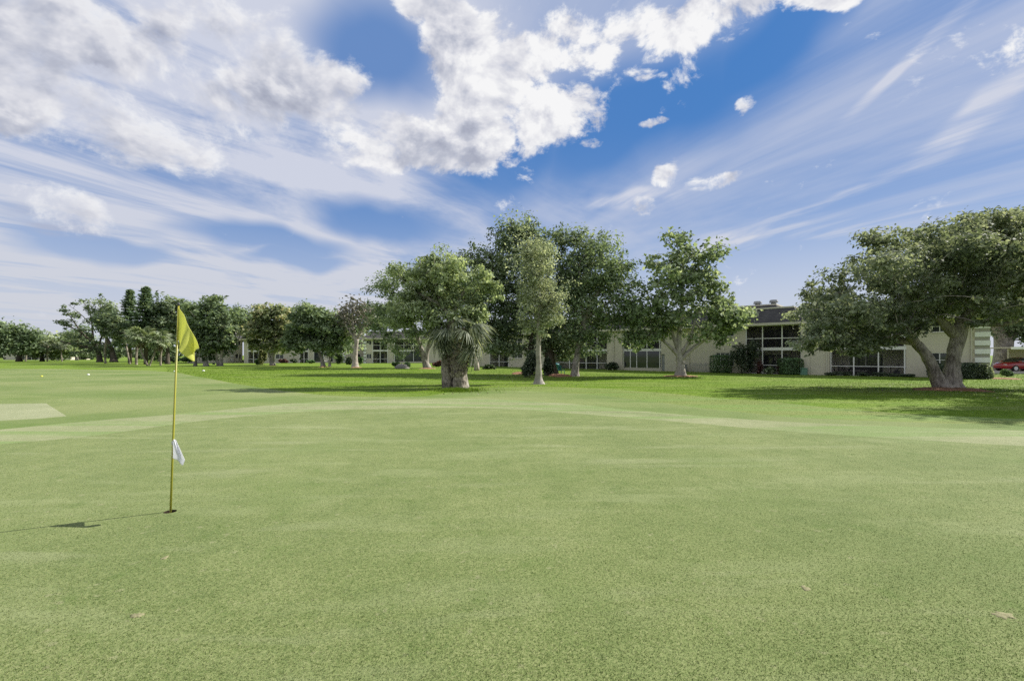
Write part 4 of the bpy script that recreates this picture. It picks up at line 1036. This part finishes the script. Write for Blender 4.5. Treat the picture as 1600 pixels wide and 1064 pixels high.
def onf(f, px, off): 
    """a point on the ground in front of a facade"""
    x = f.x(px); p = f.A+f.e*x; nrm = Vector((f.e.y, -f.e.x)); p = p+nrm*off; return Vector((p.x, p.y, h(p.x, p.y)))
shrub('box_hedge', 'clipped square green hedge under the beige wall window', 1132, 584, 28, 27, 'leaf_hedge', 1, .11, 4200, True, 0.8, base=onf(f1, 1132, 1.3), cat='hedge')
shrub('rounded_shrub', 'clipped bright green bush in front of the porch posts, touching the plain wall', 1238, 585, 30, 25, 'leaf_hedge', 2, .12, 4000, True, .8, base=onf(f1, 1238, 1.0))
shrub('tall_shrub', 'tall dark shrub with slanting stems screening the porch corner', 1166, 584, 44, 62, 'leaf_dark_shrub', 3, .2, 3000, base=onf(f1, 1166, 1.2), lobes=8, stems=8)
for k, (px, wd, hp, lab) in enumerate(((1191, 12, 24, 'dark red cordyline at the middle porch post, next to the tall shrub'), (1222, 12, 22, 'dark red cordyline at the porch post beside the clipped bright bush'))):
    shrub('cordyline', lab, px, 585, wd, hp, 'leaf_red', 20+k, .3, 260, base=onf(f1, px, .9), lobes=5, cat='plant', group='red cordylines')
shrub('fern', 'light arching fern between the two red cordylines', 1206, 586, 22, 13, 'leaf_oak', 25, .22, 500, base=onf(f1, 1206, 1.0), cat='plant')
# hedge row under the large screened porch
hp = [(1292, 1312, 7), (1312, 1336, 8), (1336, 1360, 7), (1360, 1384, 8), (1384, 1408, 7), (1408, 1428, 6)]
for k, (a, b, hh) in enumerate(hp):
    shrub('low_hedge', ['low dark hedge plant at the plain wall end of the porch row', 'low dark hedge plant second in the porch row from the plain wall', 'low dark hedge plant third in the porch row from the plain wall',
          'low dark hedge plant third in the porch row from the oak', 'low dark hedge plant second in the porch row from the oak', 'small low hedge plant at the oak end of the porch row'][k],
          (a+b)/2, 590, b-a+4, hh, 'leaf_dark_shrub', 30+k, .10, 1500, base=onf(f1, (a+b)/2, .9), group='low hedge along the screened porch', cat='hedge')
shrub('dark_hedge', 'dark clipped hedge below the window between oak trunks and striped corner', 1510, 592, 34, 23, 'leaf_dark_shrub', 40, .13, 5200, True, .8, base=onf(f1, 1512, 1.3), cat='hedge')
shrub('variegated_shrub', 'pale variegated shrub at the end of the dark hedge by the striped corner', 1541, 592, 20, 24, 'leaf_silver', 41, .13, 1700, base=onf(f1, 1541, 1.2))
shrub('rounded_shrub', 'small round dark green bush in front of the red car', 1556, 582, 18, 13, 'leaf_hedge', 42, .14, 1500, base=Vector((44.5, 41.5, h(44.5, 41.5))))
shrub('dark_hedge', 'dark hedge seen between the twin oak trunks', 1470, 590, 30, 20, 'leaf_dark_shrub', 43, .13, 3200, True, .7, base=onf(f1, 1472, 1.3), cat='hedge')
shrub('spiky_plant', 'spiky dark plant at the foot of the beige pier beside the glazed porch', 965, 579, 24, 16, 'leaf_dark_shrub', 44, .34, 500, base=onf(f1, 964, 1.3), cat='plant')
shrub('understorey_shrub', 'glossy dark shrub around the tallest oak trunk, behind the slender pale tree', 830, 590, 36, 44, 'leaf_dark_shrub', 45, .17, 3800, lobes=10, group='shrubs under the tall oak')
shrub('understorey_shrub', 'dark shrub between the slender pale tree and the tallest oak trunk', 856, 587, 20, 34, 'leaf_dark_shrub', 46, .19, 1800, group='shrubs under the tall oak')
shrub('round_shrub', 'small light green bush beside the grey boulder', 620, 575, 14, 11, 'leaf_hedge', 47, .22, 900, group='bushes by the boulder')
shrub('round_shrub', 'small dark green bush beside the grey boulder, nearer the cabbage palm', 635, 576, 14, 12, 'leaf_hedge', 48, .22, 900, group='bushes by the boulder')
shrub('yellow_shrub', 'tall yellow-green shrub against the far porch', 410, 570, 12, 30, 'leaf_yellow', 49, .36, 1100)
shrub('round_shrub', 'round dark green bush at the foot of the yellow-green shrub', 403, 570, 9, 11, 'leaf_hedge', 50, .25, 700, group='bushes by the far buildings')
for k, (px, py, wd, hh, mat, lab) in enumerate(((375, 566.5, 16, 7, 'leaf_dark_shrub', 'low dark bush below the far sunlit end wall'), (443, 567.5, 16, 8, 'leaf_red', 'reddish low bush under the far beige wall'), (460, 567.5, 14, 8, 'leaf_dark_shrub', 'dark low bush beside the reddish one under the far wall'),
        (485, 568, 14, 7, 'leaf_hedge', 'green low bush by the far porch beyond the leaning tree'), (530, 569, 22, 22, 'leaf_dark_shrub', 'tall dark shrub against the far plain wall, next to the leaning tree'), (546, 570, 12, 14, 'leaf_dark_shrub', 'dark shrub just beside the dead tree trunk, towards the flag'),
        (563, 570, 12, 14, 'leaf_hedge', 'green shrub just beside the dead tree trunk, towards the quoined corner'), (684, 573, 26, 12, 'leaf_red', 'reddish bush behind the cabbage palm trunk'), (762, 577, 26, 9, 'leaf_dark_shrub', 'low dark bush behind the leaning stump'),
        (290, 567.5, 36, 12, 'leaf_hedge', 'green bush below the yellow flag tip'), (262, 566.5, 26, 12, 'leaf_dark_shrub', 'dark undergrowth between the straight palm and the flagstick'))):
    shrub('low_shrub', lab, px, py, wd, hh, mat, 60+k, .30, 900, group='bushes by the far buildings')
for k, (a, b) in enumerate(((-60, 10), (0, 30), (50, 80), (80, 120), (110, 150), (150, 205), (200, 240), (-120, -50), (235, 280), (275, 330))):
    shrub('thicket', ['dense low thicket at the far tree belt by the picture edge', 'dark thicket under the round-topped far oak', 'green thicket below the low bright oak', 'thicket between the thin lone palm and the sprawling oak',
                      'dark thicket beneath the sprawling oak limb', 'dark thicket behind the sprawling oak trunk', 'dark thicket behind the crossing palms', 'thicket beyond the picture edge end of the fairway', 'dark thicket behind the straight palm', 'dark thicket behind the yellow flag tip'][k],
          (a+b)/2, 562.0 if k < 6 or k == 7 else 563.5, b-a+14, 22 if k < 6 else 26, ['leaf_oak_dark', 'leaf_dark_shrub', 'leaf_oak'][k % 3], 90+k, .75, 3200, group='thickets of the far tree belt', dy=4.0, lobes=12, cat='thicket')

shrub('tall_hedge', 'tall dark screen of foliage behind the carport', 1560, 570, 100, 40, 'leaf_oak_dark', 120, .4, 5000, base=Vector((60, 62, h(60, 62))), dy=2.0, lobes=14, cat='hedge')
# ------------------------------------------------------------------ mulch beds
mulch('reddish mulch ring around the twin trunks of the huge spreading live oak', 1485, 609, 55, 1, 1.5)
mulch('pale mulch ring around the low forked broad-leaved tree', 1063, 588, 24, 2, 1.3)
mulch('reddish mulch mound at the foot of the tallest oak, beside the teal bin', 875, 588, 17, 3, 1.1, .22)
mulch('mulch mound beside the tallest oak on the cabbage palm side', 812, 584, 14, 4, 1.4, .18)
mulch('thin mulch ring at the foot of the dead tree', 556, 574.5, 8, 5, .8)
mulch('thin mulch ring at the leaning grey-trunked tree', 505, 573.5, 7, 6, .8)
mulch('thin mulch ring at the forked oak behind the cabbage palm', 668, 576, 13, 7, 1.0)
mulch('mulch strip beside the red car and the pale variegated shrub', 1565, 592, 22, 8, 1.2)
mulch('pale mulch ring at the rounded orange-tinged tree', 426, 571.5, 8, 9, .8)

# fallen leaves under the trees
def litter():
    rng = np.random.default_rng(44); C = []
    for px, py, r, n in ((842, 600, 3.5, 260), (862, 588, 6, 420), (898, 588, 5, 300), (1063, 588, 6, 420), (1480, 608, 7, 800), (710, 608, 4, 300), (668, 576, 5, 160)):
        c = G(px, py); a = rng.uniform(0, 6.283, n); d = r*rng.random(n)**.7; C.append(np.column_stack([c.x+np.cos(a)*d, c.y+np.sin(a)*d]))
    C = np.vstack(C); z = H(C[:, 0], C[:, 1])+rng.uniform(.02, .035, len(C)); N = np.column_stack([rng.normal(0, .3, len(C)), rng.normal(0, .3, len(C)), np.ones(len(C))])
    tag(link('leaf_litter', np_mesh('leaf_litter', leaf_quads(np.column_stack([C, z]), N, .075, rng, .5), 4, rng.random(len(C))), 'leaf_dead'), 'brown fallen leaves scattered on the lawn under the trees', 'leaves', kind='stuff')
litter()
# ------------------------------------------------------------------ small things by the buildings
g = G(628, 576); rk = MB(); rnd = random.Random(4)
rk.lathe([(0.02, .62), (.35, .58), (.6, .42), (.72, .2), (.7, -.05)], 14); rk.v = [(x*1.2*(1+rnd.uniform(-.12, .12)), y*(1+rnd.uniform(-.12, .12)), z*(1+rnd.uniform(-.15, .1))) for x, y, z in rk.v]
o = rk.build('boulder', 'stone', None, True); o.location = g; tag(o, 'grey boulder between two small bushes on the far lawn', 'rock')
# slim stump with a broken top, leaning
g = G(745, 579); mm = g.y/F; tr = MB(); tr.tube([(0, 0, -.1), (-.02, 0, .5), (-.12, 0, 1.1), (-.25, 0, 1.75), (-.42, 0, 2.6), (-.7, 0, 3.6)], [.36, .30, .30, .22, .07, .04], 10)
o = tr.build('palm_stump', 'bark_dead', None, True); o.location = g; tag(o, 'leaning brown broken stump just behind the cabbage palm', 'tree stump')
# utility box
p = onf(f1, 1259, .95); b = MB().box(-.28, .28, -.22, .22, -.05, .62); u = empty('utility_box', p, f1.rz); b.build('body', 'utility_green', u); MB().box(-.31, .31, -.25, .25, .622, .70).build('lid', 'utility_green', u)
tag(u, 'small pale green utility box at the corner of the plain wall', 'utility box')
# teal bin
p = G(868, 583); u = empty('garden_bin', p); MB().lathe([(.001, .0), (.30, .0), (.38, .85), (.40, .9), (.36, .9), (.30, .1)], 14).build('body', 'teal_plastic', u, True); MB().lathe([(.42, .9), (.42, .95), (.2, 1.04), (.001, 1.06)], 14).build('lid', 'teal_plastic', u, True)
tag(u, 'teal plastic bin behind the tallest oak trunk', 'bin')
# air conditioner and low iron fence
p = onf(f1, 1071, .85); u = empty('air_conditioner', p, f1.rz); MB().box(-.42, .42, -.36, .36, -.05, .85).build('case', 'metal_grey', u)
for k in range(6): MB().box(-.38, .38, -.375, -.362, .12+k*.11, .17+k*.11).build('louvre', 'metal_dark', u)
MB().tube([(0, 0, .852), (0, 0, .90)], .30, 14).build('fan_guard', 'metal_dark', u); tag(u, 'grey air conditioning unit at the wall behind the low forked tree', 'air conditioner')
p0, p1 = onf(f1, 1084, 1.0), onf(f1, 1116, 1.0); L = (p1-p0).length; u = empty('iron_fence', p0, f1.rz)
for k in range(15): MB().box(k*L/14-.016, k*L/14+.016, -.016, .016, -.05, 1.0+(.06 if k % 2 else 0)).build('picket', 'metal_grey', u)
MB().box(-.02, L+.02, -.013, .013, .82, .87).build('rail', 'metal_grey', u); MB().box(-.02, L+.02, -.013, .013, .15, .20).build('rail', 'metal_grey', u)
tag(u, 'low grey metal picket fence between the clipped square hedge and the forked tree', 'fence')
# white chair on the far lawn
def chair(loc, rz, mat, label, cat, s=1.0, name='garden_chair', group=None):
    u = empty(name, loc, rz); u.scale = (s, s, s)
    for x in (-.24, .24):
        for y in (-.22, .24): MB().box(x-.025, x+.025, y-.025, y+.025, 0, .43 if y < 0 else .45).build('leg', mat, u)
    MB().box(-.28, .28, -.26, .28, .452, .50).build('seat', mat, u)
    bk = MB()
    for k in range(5): bk.box(-.26+k*.115, -.19+k*.115, .24, .27, .502, .95)
    bk.box(-.28, .28, .235, .275, .951, 1.02); bk.build('backrest', mat, u)
    for x in (-.28, .28): MB().box(x-.03, x+.03, -.24, .24, .68, .72).build('armrest', mat, u)
    return tag(u, label, cat, group)
chair(G(511.5, 572.5), .5, 'white_paint', 'small white garden chair under the leaning grey-trunked tree', 'chair', 1.5)
chair(G(877, 586), .7, 'teal_plastic', 'small pale chair beside the reddish mulch mound', 'chair', .9)
# porch furniture behind the screen
def in_porch(px, back): q = onf(f1, px, -back); return Vector((q.x, q.y, f1.zb+.062))
chair(in_porch(1313, 1.1), f1.rz+.3, 'wicker', 'dark wicker chair in the large screened porch, nearest the plain wall', 'chair', 1.0, 'wicker_chair', 'porch chairs')
chair(in_porch(1362, .9), f1.rz-.5, 'wicker', 'dark wicker chair in the large screened porch beside the sofa', 'chair', 1.0, 'wicker_chair', 'porch chairs')
u = empty('porch_sofa', in_porch(1343, 1.3), f1.rz)
MB().box(-.85, .85, -.38, .38, .10, .38).build('base', 'wicker', u); MB().box(-.85, .85, .22, .40, .382, .85).build('backrest', 'wicker', u)
for x in (-.95, .853): MB().box(x, x+.1, -.38, .40, .0, .62).build('armrest', 'wicker', u)
for x in (-.42, .42): MB().box(x-.40, x+.40, -.36, .20, .382, .50).build('cushion', 'cushion', u)
tag(u, 'dark wicker sofa in the middle of the large screened porch', 'sofa')
# exercise bicycle
u = empty('exercise_bike', in_porch(1396, 1.0), f1.rz)
MB().box(-.5, -.42, -.25, .25, 0, .06).box(.42, .5, -.25, .25, 0, .06).box(-.42, .42, -.03, .03, .02, .07).build('base', 'metal_dark', u)
MB().tube([(.30, 0, .06), (.22, 0, .5), (.38, 0, 1.1)], .03, 8).tube([(-.28, 0, .06), (-.22, 0, .82)], .03, 8).build('frame', 'metal_dark', u)
MB().tube([(.2, -.05, .34), (.2, .05, .34)], .24, 18).build('flywheel', 'metal_dark', u)
MB().box(-.36, -.10, -.11, .11, .82, .90).build('saddle', 'wicker', u); MB().tube([(.30, -.25, 1.18), (.38, 0, 1.1), (.30, .25, 1.18)], .018, 6).build('handlebar', 'metal_dark', u)
tag(u, 'dark exercise bicycle in the large screened porch near the live oak', 'exercise bike')

# ------------------------------------------------------------------ carport and car
CZ = h(56, 50)+.16
def carport():
    u = tag(empty('carport', (57.5, 50.5, CZ)), 'flat carport with white front beam over the red car', 'carport')
    x0, x1, y0, y1 = -5.5, 9, -2.6, 3.2
    MB().box(x0, x1, y0, y0+.12, 2.36, 2.62).build('beam', 'white_paint', u)
    MB().box(x0+.02, x1-.02, y0+.122, y1, 2.50, 2.58).build('roof', 'fascia', u)
    MB().box(.2, x1, y1-.2, y1, 0.0, 2.49).build('back_wall', 'stucco', u)
    for x in (3.4, x1-.2): MB().box(x-.06, x+.06, y0+.2, y0+.32, -.1, 2.498).build('post', 'white_paint', u)
    s = MB().box(49.5-57.5, 9.5, -3.2, 3.6, -.4, .03); s.build('slab', 'concrete', u)
carport()
def car():
    u = tag(empty('parked_car', (55.3, 50.2, CZ+.03)), 'dark red hatchback parked under the white carport beam', 'car')
    # side profile stations along x: (x, z_sill, z_belt, half width at belt)
    st = [(-2.20, .42, .70, .66), (-2.10, .30, .80, .76), (-1.7, .24, .92, .84), (-1.1, .22, .98, .88), (-.2, .22, 1.0, .90), (.8, .22, 1.01, .90), (1.5, .24, 1.02, .88), (2.0, .30, 1.02, .82), (2.18, .42, .98, .74)]
    mb = MB(); n = len(st); prof = []
    for x, zs, zb, hw in st:
        ring = [(-hw*.86, zs), (-hw, zs+.12), (-hw*1.01, (zs+zb)/2), (-hw*.97, zb-.08), (-hw*.86, zb), (0, zb+.03), (hw*.86, zb), (hw*.97, zb-.08), (hw*1.01, (zs+zb)/2), (hw, zs+.12), (hw*.86, zs)]
        prof.append([(x, y, z) for y, z in ring])
    k = len(prof[0])
    for r in prof: mb.v += r
    for i in range(n-1):
        for j in range(k): j2 = (j+1) % k; mb.f.append((i*k+j, i*k+j2, (i+1)*k+j2, (i+1)*k+j))
    mb.f.append(tuple(range(k-1, -1, -1))); mb.f.append(tuple((n-1)*k+j for j in range(k)))
    body = mb.build('body', 'car_red', u, True)
    cb = MB(); cs = [(-1.05, .99, .80, .70), (-.35, 1.44, .66, .0), (.3, 1.50, .68, .0), (1.2, 1.46, .66, .0), (2.0, 1.06, .72, .0)]
    rows = []
    for x, z, hw, _ in cs: rows.append([(x, -hw, z), (x, hw, z)])
    r = MB(); 
    top = [(-.42, 1.42), (0.1, 1.50), (.7, 1.51), (1.35, 1.46)]
    for (xa, za), (xb, zb) in zip(top, top[1:]): r.quad((xa, -.64, za), (xb, -.64, zb), (xb, .64, zb), (xa, .64, za))
    r.build('roof', 'car_red', u, True)
    gl = MB(); gl.quad((-1.15, -.78, .99), (-.42, -.64, 1.418), (-.42, .64, 1.418), (-1.15, .78, .99)); gl.build('windscreen', 'car_glass', u)
    gl = MB(); gl.quad((1.35, -.64, 1.458), (2.05, -.72, 1.0), (2.05, .72, 1.0), (1.35, .64, 1.458)); gl.build('rear_window', 'car_glass', u)
    for s in (-1, 1):
        poly = [(-1.15, .80*s, .99)]+[(x, .64*s, z-.001) for x, z in top]+[(2.05, .74*s, 1.0)]
        MB().quad(*(poly if s < 0 else poly[::-1])).build('side_window', 'car_glass', u)
        for x in (-.1, .95): MB().tube([(x, .83*s, 1.0), (x+.05, .66*s, 1.47)], .035, 6).build('pillar', 'car_red', u)
        MB().box(-1.0, -.85, s*.92-.08, s*.92+.08, 1.0, 1.12).build('mirror', 'car_red', u)
        MB().box(.15, .32, s*.915-.012, s*.915+.012, .80, .83).build('door_handle', 'chrome', u)
        for x in (-1.38, 1.32):
            wl = empty('wheel', (x, .80*s, .31)); wl.parent = u
            t = MB(); t.tube([(0, -.1, 0), (0, .1, 0)], .33, 20); t.build('tyre', 'rubber', wl)
            q = MB(); q.tube([(0, s*.101, 0), (0, s*.115, 0)], .21, 14); q.build('rim', 'chrome', wl)
        MB().box(-2.19, -2.0, s*.55-.14, s*.55+.14, .64, .76).build('headlight', 'chrome', u); MB().box(2.02, 2.2, s*.62-.1, s*.62+.1, .72, .94).build('tail_light', 'lamp_red', u)
car()

# ------------------------------------------------------------------ flagstick, flag, cloth, hole
def flagstick():
    g = Vector((cup.x, cup.y, cup.z)); Y = g.y
    u = tag(empty('flagstick', g), 'slim yellow golf flagstick with limp yellow-green flag standing in the hole', 'flagstick')
    top = P(279, 477, Y)-g; bot = Vector((0, 0, -.10)); ax = top.normalized()
    MB().tube([bot, top*.35, top], [.0105, .0100, .0085], 14).build('pole', 'pole_yellow', u, True)
    MB().lathe([(.001, .03), (.009, .026), (.012, .012), (.012, -.004), (.001, -.006)], 12, tuple(top)).build('finial', 'metal_dark', u, True)
    px = 1/F*Y
    nu, nv = 40, 26; V = []
    # limp cloth: top edge sags away from the pole, lower edge gathers into folds
    T0, T1 = (279, 480), (315.5, 544)
    for i in range(nu+1):
        uu = i/nu
        tx = T0[0]+(T1[0]-T0[0])*uu; ty = T0[1]+(T1[1]-T0[1])*uu+5*math.sin(math.pi*uu)*(-1)
        # lower hem: pole bottom corner -> hanging point -> free corner
        hem = [(277.2, 530), (282, 540), (291, 549), (300.5, 565), (301, 553), (T1[0]-1.0, T1[1]+1.5)]
        s = uu*(len(hem)-1); a = min(int(s), len(hem)-2); f = s-a; f = f*f*(3-2*f); hx = hem[a][0]*(1-f)+hem[a+1][0]*f; hy = hem[a][1]*(1-f)+hem[a+1][1]*f
        for j in range(nv+1):
            v = j/nv; x = tx*(1-v)+hx*v; y = ty*(1-v)+hy*v
            dep = 0.075*math.sin(uu*9.0+v*1.4)*(0.2+0.8*v)*min(1, uu*3) + 0.016*math.sin(uu*19+v*3)*v*min(1, uu*3) - 0.05*uu
            q = P(x, y, Y)-g; V.append((q.x, q.y+dep, q.z))
    F_ = [(i*(nv+1)+j, (i+1)*(nv+1)+j, (i+1)*(nv+1)+j+1, i*(nv+1)+j+1) for i in range(nu) for j in range(nv)]
    me = bpy.data.meshes.new('flag'); me.from_pydata(V, [], F_); me.update(); me.polygons.foreach_set('use_smooth', [True]*len(me.polygons))
    fo = link('flag', me, 'flag_cloth', u); so = fo.modifiers.new('cloth', 'SOLIDIFY'); so.thickness = 0.0012; so.offset = 0
    # white cloth tied on the pole
    nu, nv = 24, 26; V = []
    for i in range(nu+1):
        uu = i/nu
        for j in range(nv+1):
            v = j/nv
            lx = 269.4-2.0*v; rx = 274.5+14.5*min(1, v*1.25)-max(0, v-.8)*16
            x = lx+(rx-lx)*uu; y = 686.5+v*(26+uu*14)+1.2*math.sin(uu*9)*v
            dep = -.012+0.022*math.sin(uu*8+1.0)*(.3+v)-.12*uu*min(1, v*1.5)
            q = P(x, y, Y+dep)-g; V.append(tuple(q))
    F_ = [(i*(nv+1)+j, (i+1)*(nv+1)+j, (i+1)*(nv+1)+j+1, i*(nv+1)+j+1) for i in range(nu) for j in range(nv)]
    me = bpy.data.meshes.new('towel'); me.from_pydata(V, [], F_); me.update(); me.polygons.foreach_set('use_smooth', [True]*len(me.polygons))
    t = empty('cloth_marker', g); tag(t, 'small white cloth tied halfway down the yellow flagstick', 'cloth')
    to = link('cloth', me, 'towel', t); so = to.modifiers.new('cloth', 'SOLIDIFY'); so.thickness = 0.002; so.offset = 0
    c = P(270.4, 692, Y)-g; MB().lathe([(.0105, -.02), (.0135, -.018), (.0135, .018), (.0105, .02)], 12, tuple(c)).build('tie', 'towel', t, True)
    # hole
    hgt = cup.z; hm = MB(); hm.lathe([(CUP_R, .0), (CUP_R-.001, -.035), (CUP_R-.003, -.12)], 24); hm.build
    ho = empty('golf_hole', g); tag(ho, 'round dark golf hole at the foot of the flagstick', 'golf hole')
    s1 = MB().lathe([(CUP_R, 0.001), (CUP_R-.001, -.03)], 24); s1.build('soil_edge', 'soil', ho, True)
    s2 = MB().lathe([(CUP_R-.001, -.03), (CUP_R-.004, -.03), (CUP_R-.004, -.14), (.001, -.14)], 24); s2.build('cup', 'cup_white', ho, True)
flagstick()

# ------------------------------------------------------------------ tee markers, worn spots
for k, (px, py, mat, lab) in enumerate(((138, 586, 'marker_white', 'white tee marker on the fairway below the sprawling oak'), (65, 588.5, 'marker_yellow', 'yellow tee marker on the fairway nearest the picture edge'),
        (273, 581, 'marker_white', 'white tee marker seen just beside the flagstick'), (318, 580, 'marker_white', 'white tee marker on the bright lawn beyond the flag'))):
    q = G(px, py); s = q.y/F*1.8; mb = MB().lathe([(s*.75, -.02), (s*.95, s*.2), (s, s*.5), (s*.8, s*.85), (s*.4, s*1.02), (.001, s*1.06)], 12)
    o = mb.build('tee_marker', mat, None, True); o.location = q; tag(o, lab, 'tee marker', 'tee markers')
def worn(px, py, rx, ry, mat, lab, seed, rot=0):
    q = G(px, py); rnd = random.Random(seed); n = 26; mb = MB(); a = rx/F*q.y; b = ry/F*q.y*(q.y/CAM_H); fr = [1+rnd.uniform(-.35, .3) for _ in range(n)]
    for f, z in ((.0, .006), (.5, .005), (.85, .003), (1.0, -.004)):
        for k in range(n):
            t = 2*math.pi*k/n; x = math.cos(t)*a*f*fr[k]; y = math.sin(t)*b*f*fr[k]; mb.v.append((x, y, z+rnd.uniform(-.001, .001)+h(q.x+x, q.y+y)-q.z))
    for i in range(3):
        for k in range(n): mb.f.append((i*n+k, (i+1)*n+k, (i+1)*n+(k+1) % n, i*n+(k+1) % n))
    o = mb.build('bare_patch', mat, None, True); o.location = q; o.rotation_euler = (0, 0, rot); tag(o, lab, 'bare patch', 'bare spots in the turf')
worn(1568, 961, 17, 6, 'sand', 'largest sandy bare patch in the turf, near the picture corner', 1)
worn(1259, 919, 6, 5, 'sand', 'small sandy ball mark on the open green', 2)
worn(215, 961, 12, 4, 'sand', 'pale slanted scuff in the turf in front of the flagstick', 3)
worn(258, 871, 5, 3, 'sand', 'small pale scuff just below the golf hole', 4)
